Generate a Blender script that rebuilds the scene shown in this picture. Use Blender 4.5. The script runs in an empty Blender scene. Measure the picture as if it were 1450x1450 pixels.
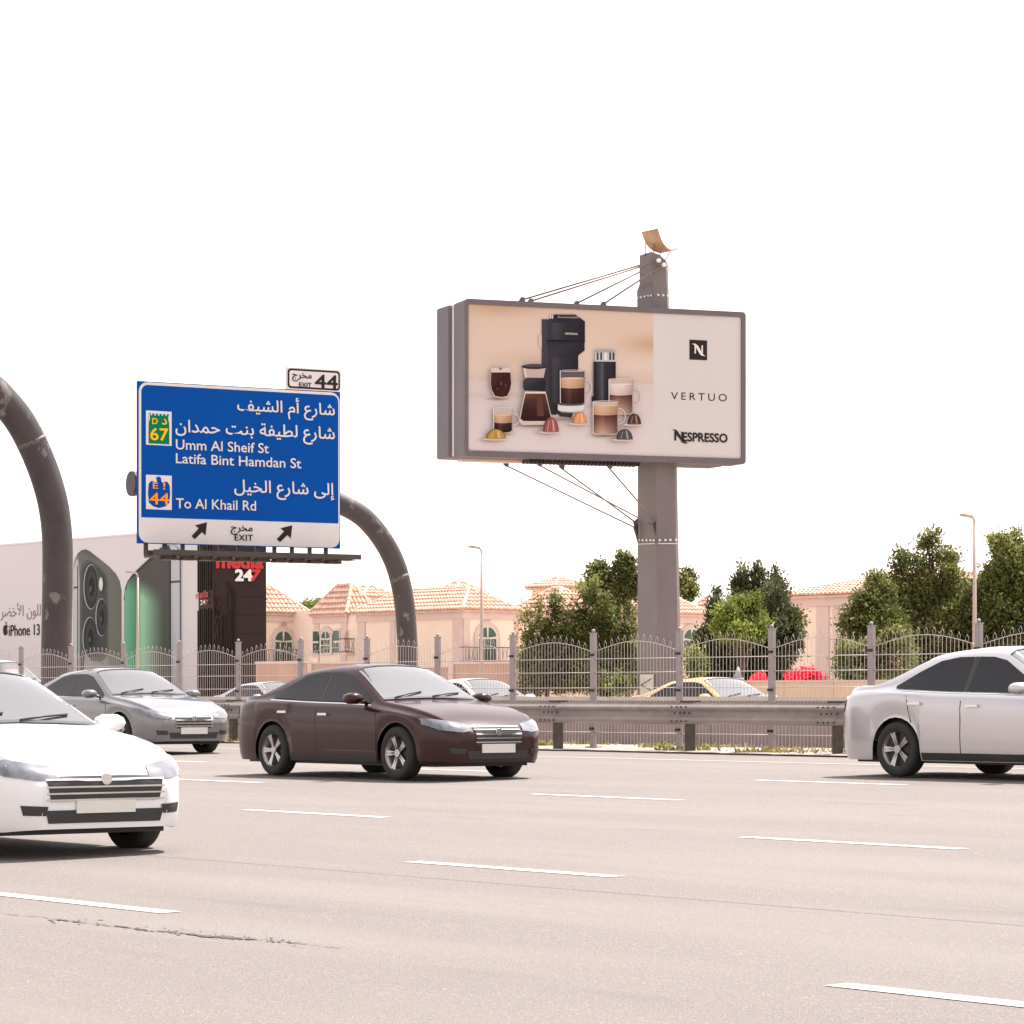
import bpy, bmesh, math, random
from mathutils import Vector, Matrix
from mathutils.bvhtree import BVHTree
random.seed(7)
sc = bpy.context.scene
COL = sc.collection
# ------------------------------------------------------------------ camera, sky, sun, exposure
F_PX = 4200.0; HOR = 985.0; EYE = 1.45; CROSS = 0.0173      # focal length in photo pixels, horizon row, eye height, cross-fall of the road
FW = Vector((-0.7840, 0.6207, 0)); RT = Vector((0.6207, 0.7840, 0)); UP = Vector((0, 0, 1)); CAM = Vector((0, 0, EYE))
cd = bpy.data.cameras.new('camera'); cam = bpy.data.objects.new('camera', cd); COL.objects.link(cam)
cam.location = CAM; cam.rotation_euler = FW.to_track_quat('-Z', 'Y').to_euler()
cd.sensor_width = 36; cd.lens = 36 * F_PX / 1450; cd.shift_y = (HOR - 725) / 1450; cd.clip_start = 0.3; cd.clip_end = 9000
sc.camera = cam
SUN_EL = math.radians(63); SUN_DIR = Vector((-0.12, 1, 0)).normalized() * math.cos(SUN_EL) + UP * math.sin(SUN_EL)   # towards the sun
w = bpy.data.worlds.new('World'); sc.world = w; w.use_nodes = True
wn = w.node_tree.nodes; wl = w.node_tree.links
sky = wn.new('ShaderNodeTexSky'); sky.sky_type = 'NISHITA'; sky.sun_disc = False; sky.sun_elevation = SUN_EL
sky.sun_rotation = math.atan2(SUN_DIR.x, SUN_DIR.y); sky.dust_density = 1.0; sky.air_density = 2.0; sky.ozone_density = 0.3
hs = wn.new('ShaderNodeHueSaturation'); hs.inputs['Saturation'].default_value = 0.15
tm = wn.new('ShaderNodeMix'); tm.data_type = 'RGBA'; tm.blend_type = 'MULTIPLY'; tm.inputs[0].default_value = 1; tm.inputs[7].default_value = (1, .93, .92, 1)
wl.new(sky.outputs[0], hs.inputs['Color']); wl.new(hs.outputs[0], tm.inputs[6]); wl.new(tm.outputs[2], wn['Background'].inputs[0])
wn['Background'].inputs[1].default_value = 0.12
sd = bpy.data.lights.new('sun', 'SUN'); sd.energy = 4.2; sd.angle = math.radians(0.6); sd.color = (1, .955, .90)
sun = bpy.data.objects.new('sun', sd); COL.objects.link(sun); sun.rotation_euler = (-SUN_DIR).to_track_quat('-Z', 'Y').to_euler(); sun.location = (0, 0, 60)
vs = sc.view_settings; vs.view_transform = 'Standard'; vs.look = 'None'; vs.gamma = 1; vs.use_curve_mapping = False; vs.exposure = 1.2
sc.cycles.max_bounces = 6

# ------------------------------------------------------------------ geometry of the view -> places in the world
def ray(u, v): return FW * F_PX + RT * (u - 725) + UP * (HOR - v)
def at_y(u, v, y): d = ray(u, v); return CAM + d * (y / d.y)
def at_d(u, v, d): return CAM + ray(u, v) * (d / F_PX)
def X(u, y): k = (u - 725) / F_PX; return y * (.6207 * k - .784) / (.6207 + .784 * k)
def Yx(u, x): k = (u - 725) / F_PX; return x * (.6207 + .784 * k) / (.6207 * k - .784)
def zroad(y): return CROSS * y
class Plane:                                                  # an upright board: local a along it, b = height
    def __init__(s, o, xd): s.o = o.copy(); s.x = xd.normalized(); s.n = s.x.cross(UP).normalized()
    def px(s, u, v):
        d = ray(u, v); t = (s.o - CAM).dot(s.n) / d.dot(s.n); p = CAM + d * t
        return ((p - s.o).dot(s.x), p.z)
    def w(s, a, b, off=0): p = s.o + s.x * a + s.n * off; return Vector((p.x, p.y, b))

# ------------------------------------------------------------------ materials
def lin(c): return tuple(((x / 255) / 12.92 if x / 255 <= .04045 else ((x / 255 + .055) / 1.055) ** 2.4) for x in c)
def mat(name, col, rough=.7, metal=0, var=.15, scale=3, bump=0, bscale=40, coat=0, detail=4, trans=0, spec=None):
    m = bpy.data.materials.new(name); m.use_nodes = True; n = m.node_tree.nodes; l = m.node_tree.links; b = n['Principled BSDF']
    tc = n.new('ShaderNodeTexCoord'); nz = n.new('ShaderNodeTexNoise'); nz.inputs['Scale'].default_value = scale; nz.inputs['Detail'].default_value = detail
    l.new(tc.outputs['Object'], nz.inputs['Vector'])
    r = n.new('ShaderNodeValToRGB'); r.color_ramp.elements[0].position = .3; r.color_ramp.elements[1].position = .7
    r.color_ramp.elements[0].color = (*[c * (1 - var) for c in col], 1); r.color_ramp.elements[1].color = (*[min(1, c * (1 + var)) for c in col], 1)
    l.new(nz.outputs[0], r.inputs[0]); l.new(r.outputs[0], b.inputs['Base Color'])
    b.inputs['Roughness'].default_value = rough; b.inputs['Metallic'].default_value = metal
    if spec is not None: b.inputs['Specular IOR Level'].default_value = spec
    if coat: b.inputs['Coat Weight'].default_value = coat; b.inputs['Coat Roughness'].default_value = .06
    if bump:
        z2 = n.new('ShaderNodeTexNoise'); z2.inputs['Scale'].default_value = bscale; z2.inputs['Detail'].default_value = 5
        bp = n.new('ShaderNodeBump'); bp.inputs['Strength'].default_value = bump; bp.inputs['Distance'].default_value = .02
        l.new(tc.outputs['Object'], z2.inputs['Vector']); l.new(z2.outputs[0], bp.inputs['Height']); l.new(bp.outputs[0], b.inputs['Normal'])
    return m
def mat_attr(name, rough=.6, trans=0, mul=1.0, spec=.08):
    m = bpy.data.materials.new(name); m.use_nodes = True; n = m.node_tree.nodes; l = m.node_tree.links; b = n['Principled BSDF']
    a = n.new('ShaderNodeAttribute'); a.attribute_name = 'Col'
    l.new(a.outputs['Color'], b.inputs['Base Color']); b.inputs['Roughness'].default_value = rough; b.inputs['Specular IOR Level'].default_value = spec
    if trans:
        t = n.new('ShaderNodeBsdfTranslucent'); mx = n.new('ShaderNodeMixShader'); mx.inputs[0].default_value = trans
        l.new(a.outputs['Color'], t.inputs[0]); l.new(b.outputs[0], mx.inputs[1]); l.new(t.outputs[0], mx.inputs[2]); l.new(mx.outputs[0], n['Material Output'].inputs[0])
    return m
def ramp_mix(m, mk):                                           # add one more colour over the base by a mask builder
    n = m.node_tree.nodes; l = m.node_tree.links; b = n['Principled BSDF']
    src = b.inputs['Base Color'].links[0].from_socket
    fac, col = mk(n, l)
    mx = n.new('ShaderNodeMix'); mx.data_type = 'RGBA'; l.new(fac, mx.inputs[0]); l.new(src, mx.inputs[6]); mx.inputs[7].default_value = (*col, 1)
    l.new(mx.outputs[2], b.inputs['Base Color'])
def noise_mask(n, l, scale, lo, hi, vec=(1, 1, 1), detail=5):
    tc = n.new('ShaderNodeTexCoord'); mp = n.new('ShaderNodeMapping'); mp.inputs['Scale'].default_value = vec
    nz = n.new('ShaderNodeTexNoise'); nz.inputs['Scale'].default_value = scale; nz.inputs['Detail'].default_value = detail
    mr = n.new('ShaderNodeMapRange'); mr.inputs[1].default_value = lo; mr.inputs[2].default_value = hi
    l.new(tc.outputs['Object'], mp.inputs[0]); l.new(mp.outputs[0], nz.inputs['Vector']); l.new(nz.outputs[0], mr.inputs[0]); return mr.outputs[0]

M = {}
M['asphalt'] = mat('asphalt', (.190, .163, .152), .88, var=.26, scale=85, bump=.8, bscale=160, detail=6)
ramp_mix(M['asphalt'], lambda n, l: (noise_mask(n, l, .9, .45, .75, (.12, 1, 1)), (.225, .196, .182)))     # worn wheel tracks along the lanes
ramp_mix(M['asphalt'], lambda n, l: (noise_mask(n, l, 55, .60, .70, detail=3), (.34, .295, .27)))           # pale stones
ramp_mix(M['asphalt'], lambda n, l: (noise_mask(n, l, 1.3, .60, .78, (.25, 1.2, 1)), (.165, .140, .129)))  # dull patches
M['paint_white'] = mat('road_paint', (.46, .43, .385), .75, var=.08, scale=20)
ramp_mix(M['paint_white'], lambda n, l: (noise_mask(n, l, 18, .56, .70), (.25, .22, .20)))
M['paint_yellow'] = mat('yellow_road_paint', (.38, .32, .23), .7, var=.1, scale=8)
M['crack'] = mat('crack_dark', (.075, .064, .06), .95)
M['seam'] = mat('seam', (.135, .118, .110), .9)
M['sand'] = mat('sand', (.38, .31, .26), .95, var=.2, scale=1.2, bump=.5, bscale=8)
M['verge'] = mat('verge_sand', (.34, .28, .25), .95, var=.35, scale=9, bump=1, bscale=30)
M['concrete'] = mat('pink_concrete', (.30, .235, .225), .85, var=.12, scale=2.5, bump=.2, bscale=30)
M['coping'] = mat('coping', (.50, .44, .40), .8, var=.08)
M['galv'] = mat('galvanised', (.28, .24, .225), .55, .12, var=.12, scale=5)
M['post'] = mat('rail_post', (.065, .050, .043), .6, .2, var=.3, scale=6)
M['fence'] = mat('fence_grey', (.31, .27, .27), .55, .2, var=.1, scale=8)
M['wire'] = mat('fence_wire', (.50, .44, .43), .45, .3, var=.1)
M['bolt'] = mat('bolt_dark', (.05, .035, .03), .6, .4)
M['pole'] = mat('gantry_steel', (.045, .035, .037), .55, .1, var=.25, scale=1.5)
ramp_mix(M['pole'], lambda n, l: (noise_mask(n, l, 2.6, .61, .67, (1, 1, .7)), (.16, .14, .135)))
M['scuff'] = mat('scuffed_weld', (.10, .085, .084), .6, .2, var=.6, scale=14)
M['steel_dark'] = mat('dark_steel', (.045, .037, .037), .55, .3, var=.2)
M['col'] = mat('billboard_column', (.142, .118, .124), .6, .0, var=.08, scale=.6)
M['frame'] = mat('billboard_frame', (.108, .088, .100), .6, .0, var=.08, scale=1)
M['frame_side'] = mat('billboard_side', (.112, .099, .120), .6, .0, var=.06, scale=.5)
M['white'] = mat('white_metal', (.62, .57, .56), .5, var=.04)
M['tan'] = mat('tan_sheet', (.42, .25, .14), .5, var=.2, scale=2)
M['cable'] = mat('cable', (.22, .16, .16), .5, .3)
M['ink'] = mat('ink', (.022, .016, .017), .7, var=.02, spec=.15)
M['tower'] = mat('tower_black', (.030, .020, .019), .7, var=.1, scale=.6, spec=.15)
M['tower_relief'] = mat('tower_relief', (.018, .012, .012), .7, var=.15, spec=.15)
M['red'] = mat('sign_red', (.46, .018, .024), .6, var=.03)
M['tower_white'] = mat('tower_lettering_white', (.70, .66, .64), .5, var=.03)
M['wall'] = mat('villa_plaster', (.80, .65, .53), .9, var=.04, scale=.6)
M['pilaster'] = mat('villa_trim', (.62, .48, .43), .9, var=.05, scale=1)
M['garden_wall'] = mat('garden_wall', (.46, .29, .22), .9, var=.10, scale=.5)
M['garden_wall2'] = mat('sand_wall', (.58, .43, .31), .9, var=.08, scale=.5)
M['tile'] = mat('roof_tile', (.54, .33, .255), .8, var=.2, scale=2.2)
M['ridge'] = mat('ridge_tile', (.64, .44, .35), .8, var=.15, scale=2)
M['glass_green'] = mat('window_glass', (.05, .085, .06), .15, var=.3, scale=1)
M['winframe'] = mat('window_frame', (.62, .58, .50), .6, var=.05)
M['iron'] = mat('balcony_iron', (.025, .018, .016), .6, .3)
M['bark'] = mat('bark', (.10, .07, .05), .9, var=.3, scale=6, bump=.6)
M['leaf'] = mat_attr('foliage', .55, .5)
M['art'] = mat_attr('print', .55)
M['lamp'] = mat('lamp_pole', (.42, .33, .29), .5, .2, var=.06)
M['tyre'] = mat('tyre', (.022, .02, .02), .85, var=.1)
M['rim'] = mat('rim', (.45, .44, .44), .3, .9, var=.03)
M['glass'] = mat('car_glass', (.012, .012, .015), .03, var=.02, spec=.35)
M['screen_glass'] = mat('windscreen_glass', (.02, .022, .024), .04, var=.02, spec=1.0, coat=1); M['screen_glass'].node_tree.nodes['Principled BSDF'].inputs['Coat IOR'].default_value = 2.1
M['trim'] = mat('black_trim', (.022, .02, .022), .45, var=.1)
M['lampglass'] = mat('headlamp', (.16, .165, .19), .10, .3, var=.35, scale=10, coat=1)
M['tail'] = mat('tail_lamp', (.30, .02, .02), .15, var=.1, coat=1)
M['chrome'] = mat('chrome', (.65, .64, .64), .15, 1, var=.03)
M['plate'] = mat('number_plate', (.62, .60, .56), .5, var=.03)
def car_paint(name, c, metal, sp_=.5, coat=1):
    return mat(name, c, .32, metal, var=.02, scale=1, coat=coat, spec=sp_)

# ------------------------------------------------------------------ object helpers
def tag(o, label=None, cat=None, group=None, kind=None):
    if label: o['label'] = label
    if cat: o['category'] = cat
    if group: o['group'] = group
    if kind: o['kind'] = kind
    return o
def empty(name, loc, label=None, cat=None, group=None, parent=None):
    o = bpy.data.objects.new(name, None); COL.objects.link(o); o.empty_display_size = .3
    o.location = Vector(loc)
    if parent: o.parent = parent
    return tag(o, label, cat, group)
def wpos(o):
    p = Vector((0, 0, 0))
    while o: p += o.location; o = o.parent
    return p
class MB:
    """collects shapes in world coordinates (or local ones) and links them as ONE mesh"""
    def __init__(s): s.v = []; s.f = []; s.c = None; s.sm = []
    def add(s, vs, fs, smooth=False):
        k = len(s.v); s.v += [tuple(p) for p in vs]; s.f += [tuple(i + k for i in f) for f in fs]; s.sm += [smooth] * len(fs); return s
    def box(s, a, b): 
        x0, y0, z0 = a; x1, y1, z1 = b
        return s.add([(x0, y0, z0), (x1, y0, z0), (x1, y1, z0), (x0, y1, z0), (x0, y0, z1), (x1, y0, z1), (x1, y1, z1), (x0, y1, z1)],
                     [(0, 3, 2, 1), (4, 5, 6, 7), (0, 1, 5, 4), (1, 2, 6, 5), (2, 3, 7, 6), (3, 0, 4, 7)])
    def obox(s, o, ax, ay, az):                                 # oriented box: corner + three edge vectors
        o = Vector(o); P = [o, o + ax, o + ax + ay, o + ay]; P += [p + az for p in P]
        return s.add(P, [(0, 3, 2, 1), (4, 5, 6, 7), (0, 1, 5, 4), (1, 2, 6, 5), (2, 3, 7, 6), (3, 0, 4, 7)])
    def tube(s, pts, r, n=8, cap=True, smooth=True):
        pts = [Vector(p) for p in pts]; rs = r if isinstance(r, (list, tuple)) else [r] * len(pts)
        vs = []; prev = None
        for i, p in enumerate(pts):
            d = (pts[min(i + 1, len(pts) - 1)] - pts[max(i - 1, 0)]).normalized()
            if prev is None: a = d.orthogonal().normalized()
            else: a = (prev - d * prev.dot(d)).normalized()
            prev = a; b = d.cross(a)
            vs += [p + (a * math.cos(2 * math.pi * k / n) + b * math.sin(2 * math.pi * k / n)) * rs[i] for k in range(n)]
        fs = [(i * n + k, i * n + (k + 1) % n, (i + 1) * n + (k + 1) % n, (i + 1) * n + k) for i in range(len(pts) - 1) for k in range(n)]
        s.add(vs, fs, smooth)
        if cap:
            k = len(s.v) - len(vs); s.f += [tuple(k + n - 1 - j for j in range(n)), tuple(k + (len(pts) - 1) * n + j for j in range(n))]; s.sm += [False, False]
        return s
    def prism(s, poly, off):                                    # polygon (world pts) extruded by a vector
        n = len(poly); P = [Vector(p) for p in poly]; P += [p + off for p in P]
        return s.add(P, [tuple(range(n))[::-1], tuple(range(n, 2 * n))] + [(i, (i + 1) % n, (i + 1) % n + n, i + n) for i in range(n)])
    def mesh(s, name, m):
        me = bpy.data.meshes.new(name); me.from_pydata(s.v, [], s.f); me.polygons.foreach_set('use_smooth', s.sm)
        if s.c: 
            a = me.color_attributes.new('Col', 'FLOAT_COLOR', 'POINT'); a.data.foreach_set('color', [x for c in s.c for x in (*c[:3], 1)])
        me.materials.append(m); me.update(); return me
    def build(s, name, m, parent=None, local=False, fix=False):
        if parent and not local:
            o0 = wpos(parent); s.v = [(p[0] - o0.x, p[1] - o0.y, p[2] - o0.z) for p in s.v]
        me = s.mesh(name, m)
        if fix:
            bm = bmesh.new(); bm.from_mesh(me); bmesh.ops.recalc_face_normals(bm, faces=bm.faces[:]); bm.to_mesh(me); bm.free()
        o = bpy.data.objects.new(name, me); COL.objects.link(o)
        if parent: o.parent = parent
        return o
def link(name, me, parent, loc=(0, 0, 0), rot=None):
    o = bpy.data.objects.new(name, me); COL.objects.link(o); o.parent = parent; o.location = loc
    if rot: o.rotation_euler = rot
    return o
def bevel(o, w_, seg=2, ang=40):
    m = o.modifiers.new('bevel', 'BEVEL'); m.width = w_; m.segments = seg; m.limit_method = 'ANGLE'; m.angle_limit = math.radians(ang); return o

# ------------------------------------------------------------------ lettering
AF = {'ا': (0xFE8D, 1), 'أ': (0xFE83, 1), 'إ': (0xFE87, 1), 'ة': (0xFE93, 1), 'د': (0xFEA9, 1), 'ر': (0xFEAD, 1), 'و': (0xFEED, 1), 'ى': (0xFEEF, 1),
      'ب': (0xFE8F, 0), 'ت': (0xFE95, 0), 'ج': (0xFE9D, 0), 'ح': (0xFEA1, 0), 'خ': (0xFEA5, 0), 'ش': (0xFEB5, 0), 'ض': (0xFEBD, 0), 'ط': (0xFEC1, 0),
      'ع': (0xFEC9, 0), 'ف': (0xFED1, 0), 'ل': (0xFEDD, 0), 'م': (0xFEE1, 0), 'ن': (0xFEE5, 0), 'ي': (0xFEF1, 0)}
def shape_ar(s):
    out = []; s = s.replace('لأ', '\u0001')
    for i, c in enumerate(s):
        p = s[i - 1] if i else ' '; n = s[i + 1] if i + 1 < len(s) else ' '
        j = p in AF and not AF[p][1]
        if c == '\u0001': out.append(chr(0xFEF8 if j else 0xFEF7)); continue
        if c not in AF: out.append(c); continue
        b, r = AF[c]; k = (n in AF or n == '\u0001') and not r
        out.append(chr(b + (3 if j and k else 2 if k else 1 if j else 0)))
    return ''.join(out)[::-1]
def glyphs(s, res=4, spacing=1.0, shear=0):
    ar = any(ord(c) > 0x600 for c in s); body = shape_ar(s) if ar else s; V = []; Fs = []; I = []
    special = [ch == chr(0xFEC9) for ch in body]                # this letter only fills cleanly at a coarse resolution
    for ps, rs in (((0, 12), (1, 3)) if ar else ((0, res),)):
        if ps and not any(special): continue
        c = bpy.data.curves.new('t', 'FONT'); c.body = body; c.size = 1; c.resolution_u = rs
        c.space_character = spacing; c.shear = shear; c.materials.append(M['ink']); c.materials.append(M['white'])
        for k, f_ in enumerate(special): c.body_format[k].material_index = int(f_)
        o = bpy.data.objects.new('t', c); me = bpy.data.meshes.new_from_object(o)
        vs = [v.co.copy() for v in me.vertices]; par = list(range(len(vs)))
        def f(a):
            while par[a] != a: par[a] = par[par[a]]; a = par[a]
            return a
        for e in me.edges: par[f(e.vertices[0])] = f(e.vertices[1])
        ids = {}; k0 = len(V); I += [ids.setdefault(f(i), len(ids)) % 4 for i in range(len(vs))]; V += vs
        Fs += [tuple(q + k0 for q in p.vertices) for p in me.polygons if (not ar) or p.material_index == ps]
        bpy.data.objects.remove(o); bpy.data.curves.remove(c); bpy.data.meshes.remove(me)
    used = sorted({q for f_ in Fs for q in f_}); mp = {q: n for n, q in enumerate(used)}
    return [V[q] for q in used], [tuple(mp[q] for q in f_) for f_ in Fs], [I[q] for q in used]
def lettering(pl, s, uL, vL, uR, m, parent, cap=None, bold=0, off=.03, step=.0004, name='lettering', spacing=1.0, shear=0, res=4):
    """text whose baseline starts at photo point (uL, vL) on plane pl and ends at column uR; cap = height of a capital in photo pixels"""
    vs, fs, isl = glyphs(s, res, spacing, shear)
    x0 = min(v.x for v in vs); x1 = max(v.x for v in vs)
    a0, b0 = pl.px(uL, vL); a1, _ = pl.px(uR, vL); k = (a1 - a0) / (x1 - x0)
    ky = k * (.9 if ord(s[0]) > 0x600 else 1) if cap is None else (pl.px(uL, vL - cap)[1] - b0) / .70
    sh = [(0, 0)]
    if bold: sh += [(bold * math.cos(t), bold * math.sin(t)) for t in [i * math.pi / 4 for i in range(8)]]
    ex = sorted((min(vs[q].x for q in f), max(vs[q].x for q in f)) for f in fs); cuts = []; hi = ex[0][1]   # one object per word
    for lo_, h_ in ex:
        if lo_ - hi > .20: cuts.append((lo_ + hi) / 2)
        hi = max(hi, h_)
    out = None
    for wd_ in range(len(cuts) + 1):
        fw = [f for f in fs if sum(vs[f[0]].x > c for c in cuts) == wd_]; used = sorted({q for f in fw for q in f}); mp = {q: n for n, q in enumerate(used)}; mb = MB()
        for j, (dx, dy) in enumerate(sh):
            mb.add([pl.w(a0 + (vs[q].x - x0) * k + dx * ky, b0 + vs[q].y * ky + dy * ky, off + step * (isl[q] + 4 * j)) for q in used], [tuple(mp[q] for q in f) for f in fw])
        out = mb.build(name, m, parent)
    return out
TONE = (.87, .99, 1.09)
class Art:                                                     # flat print: coloured polygons on a board, one mesh
    def __init__(s, pl, conv=lambda x, y: (x, y), k=1.0, base=.02, step=.002): s.pl = pl; s.cv = conv; s.k = k; s.L = base; s.st = step; s.mb = MB(); s.mb.c = []
    def ink(s, c): return tuple(x * s.k * t for x, t in zip(lin(c), TONE))
    def poly(s, pts, col, up=True):
        if up: s.L += s.st
        P = []
        for p in pts:
            a, b = s.pl.px(*s.cv(*p)); P.append(s.pl.w(a, b, s.L))
        s.mb.add(P, [tuple(range(len(P)))])
        cols = col if isinstance(col[0], (tuple, list)) else [col] * len(P)
        s.mb.c += [s.ink(c) for c in cols]
    def grid(s, xs, ys, fn):
        s.L += s.st; n = len(xs); P = []; cc = []
        for y in ys:
            for x in xs:
                a, b = s.pl.px(*s.cv(x, y)); P.append(s.pl.w(a, b, s.L)); cc.append(s.ink(fn(x, y)))
        s.mb.add(P, [(j * n + i, (j + 1) * n + i, (j + 1) * n + i + 1, j * n + i + 1) for j in range(len(ys) - 1) for i in range(n - 1)]); s.mb.c += cc
    def ell(s, cx, cy, rx, ry, col, t0=0, t1=2 * math.pi, n=20):
        s.poly([(cx + rx * math.cos(t0 + (t1 - t0) * i / n), cy + ry * math.sin(t0 + (t1 - t0) * i / n)) for i in range(n + (0 if t1 - t0 > 6.2 else 1))], col)
    def ring(s, cx, cy, rx, ry, th, col, t0=0, t1=2 * math.pi, n=18):
        s.L += s.st
        for i in range(n):
            A = t0 + (t1 - t0) * i / n; B = t0 + (t1 - t0) * (i + 1) / n
            s.poly([(cx + rx * math.cos(A), cy + ry * math.sin(A)), (cx + rx * math.cos(B), cy + ry * math.sin(B)),
                    (cx + (rx - th) * math.cos(B), cy + (ry - th) * math.sin(B)), (cx + (rx - th) * math.cos(A), cy + (ry - th) * math.sin(A))], col, False)
    def build(s, name, parent): return s.mb.build(name, M['art'], parent)
def mix3(a, b, t): t = max(0, min(1, t)); return tuple(a[i] + (b[i] - a[i]) * t for i in range(3))
def rrect(pl, a0, b0, a1, b1, r, off, n=5):
    P = []
    for cx, cy, t in ((a1 - r, b1 - r, 0), (a0 + r, b1 - r, 90), (a0 + r, b0 + r, 180), (a1 - r, b0 + r, 270)):
        for i in range(n + 1):
            A = math.radians(t + 90 * i / n); P.append(pl.w(cx + r * math.cos(A), cy + r * math.sin(A), off))
    return P

# ================================================================== THE GROUND
XL, XR = -2500.0, 900.0
g = MB(); prof = [(-2500, -.14), (-6, -.108), (31.05, .5332), (31.07, .55), (35.2, .55), (35.2, .40), (4500, .40)]
for i in range(len(prof) - 1):
    (y0, z0), (y1, z1) = prof[i], prof[i + 1]; g.add([(XL, y0, z0), (XR, y0, z0), (XR, y1, z1), (XL, y1, z1)], [(0, 1, 2, 3)])
tag(g.build('ground', M['sand']), kind='structure')
road = MB().add([(-900, -5.5, zroad(-5.5)), (120, -5.5, zroad(-5.5)), (120, 31.05, zroad(31.05)), (-900, 31.05, zroad(31.05))], [(0, 1, 2, 3)]).build('road', M['asphalt'])
tag(road, kind='structure')
LINES = {1: 9.33, 2: 12.99, 3: 16.6, 4: 20.6, 5: 24.6}
DASH = {1: [(-30, 242), (1184, 1500)], 2: [(583, 873.5)], 3: [(361 - 14, 547), (1052, 1365)], 4: [(224, 372), (754, 965)], 5: [(1070, 1283)]}
def stripe(x0, x1, y, wd, m, name, z=.004):
    return MB().add([(x0, y - wd, zroad(y - wd) + z), (x1, y - wd, zroad(y - wd) + z), (x1, y + wd, zroad(y + wd) + z), (x0, y + wd, zroad(y + wd) + z)], [(0, 1, 2, 3)]).build(name, m, road)
PERIOD = 12.0
for k, lst in DASH.items():
    y = LINES[k]; dl = [(X(a, y), X(b, y)) for a, b in lst]
    for a, b in dl: stripe(a, b, y, .075, M['paint_white'], 'lane_marking')
for k_ in range(1, 9): stripe(-26.32 - 7.43 * k_, -23.81 - 7.43 * k_, 24.6, .075, M['paint_white'], 'lane_marking')
stripe(-600, 60, 29.0, .07, M['paint_yellow'], 'edge_line')
stripe(-60, 20, 12.08, .006, M['seam'], 'seam')
stripe(-60, 20, 5.4, .08, M['paint_white'], 'lane_marking')
# the ragged crack in the nearest lane
ck = MB(); cp = [(0, 1294), (30, 1298), (62, 1299), (80, 1303), (100, 1305), (125, 1308), (160, 1312), (195, 1316), (215, 1319), (240, 1320), (262, 1323), (290, 1326), (310, 1327.5), (335, 1329), (360, 1331), (385, 1333), (410, 1335), (440, 1338), (470, 1342), (505, 1344)]
cw = [.3, .6, .4, 2, 2.2, .7, 1.8, 2.5, 2.6, 1.2, 2.6, 4.5, 5.5, 4, 2.2, 1.8, 1.2, .8, .6, .2]
def gpt(u, v, dz=.005):
    d = ray(u, v); t = -EYE / (d.z - CROSS * d.y); p = CAM + d * t; p.z += dz; return p
pts = []
for i in range(len(cp) - 1):
    for j in range(5):
        t = j / 5; pts.append((cp[i][0] + (cp[i + 1][0] - cp[i][0]) * t, cp[i][1] + (cp[i + 1][1] - cp[i][1]) * t + random.uniform(-.7, .7), max(.12, (cw[i] * (1 - t) + cw[i + 1] * t) * random.choice((.05, .4, .8, 1.1, 1.5)))))
vs_ = []
for u, v, q in pts: vs_ += [gpt(u, v - q * .32), gpt(u, v + q * .32)]
ck.add(vs_, [(2 * i, 2 * i + 1, 2 * i + 3, 2 * i + 2) for i in range(len(pts) - 1)])
for _ in range(60):
    u = random.uniform(70, 420); v = 1301 + (u - 70) * .098 + random.gauss(0, 3); q = random.uniform(.4, 1.3); L = random.uniform(1, 4)
    ck.add([gpt(u - L, v), gpt(u, v + q), gpt(u + L, v + .3), gpt(u, v - q * .4)], [(0, 1, 2, 3)])
ck.build('crack', M['crack'], road)
# verge between road and wall
vg = MB(); ny = 9; nx = 520; ys = [31.0 + (35.0 - 31.0) * j / (ny - 1) for j in range(ny)]; xs = [-140 + 155 * i / (nx - 1) for i in range(nx)]
for y in ys:
    for x in xs: vg.v.append((x, y + (random.uniform(-.07, .07) if y < 31.1 else 0), .556 + (random.uniform(-.008, .03) if 31.1 < y < 34.9 else .004)))
vg.f = [(j * nx + i, j * nx + i + 1, (j + 1) * nx + i + 1, (j + 1) * nx + i) for j in range(ny - 1) for i in range(nx - 1)]; vg.sm = [False] * len(vg.f)
tag(vg.build('verge', M['verge']), kind='structure')
def leafquad(mb, p, d, s, c, wd=.5):
    a = d.orthogonal().normalized(); a.rotate(Matrix.Rotation(random.uniform(0, 6.28), 3, d)); k = len(mb.v)
    mb.v += [tuple(p - a * s * wd), tuple(p + d * s * .9 - a * s * .15), tuple(p + d * s * 1.1 + a * s * .15), tuple(p + a * s * wd)]
    mb.f.append((k, k + 1, k + 2, k + 3)); mb.sm.append(False); mb.c += [c] * 4
wd = MB(); wd.c = []
for _ in range(230):
    x = random.uniform(-60, 4); y = random.choice((random.uniform(31.5, 32.2), random.uniform(32.5, 34.9), random.uniform(34.2, 34.9))); n = random.randint(8, 34); sp = random.uniform(.1, .45)
    c = random.choice([(.22, .20, .06), (.28, .22, .09), (.16, .17, .05), (.33, .26, .14)])
    for _ in range(n * 3):
        p = Vector((x + random.gauss(0, sp), y + random.gauss(0, sp * .4), .56)); d = Vector((random.uniform(-1, 1), random.uniform(-1, 1), random.uniform(.4, 1.3))).normalized()
        leafquad(wd, p, d, random.uniform(.04, .10), c, .25)
tag(wd.build('dry_weeds', M['leaf']), 'dry yellowish weeds and tufts growing along the foot of the fence', 'weeds', kind='stuff')

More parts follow.
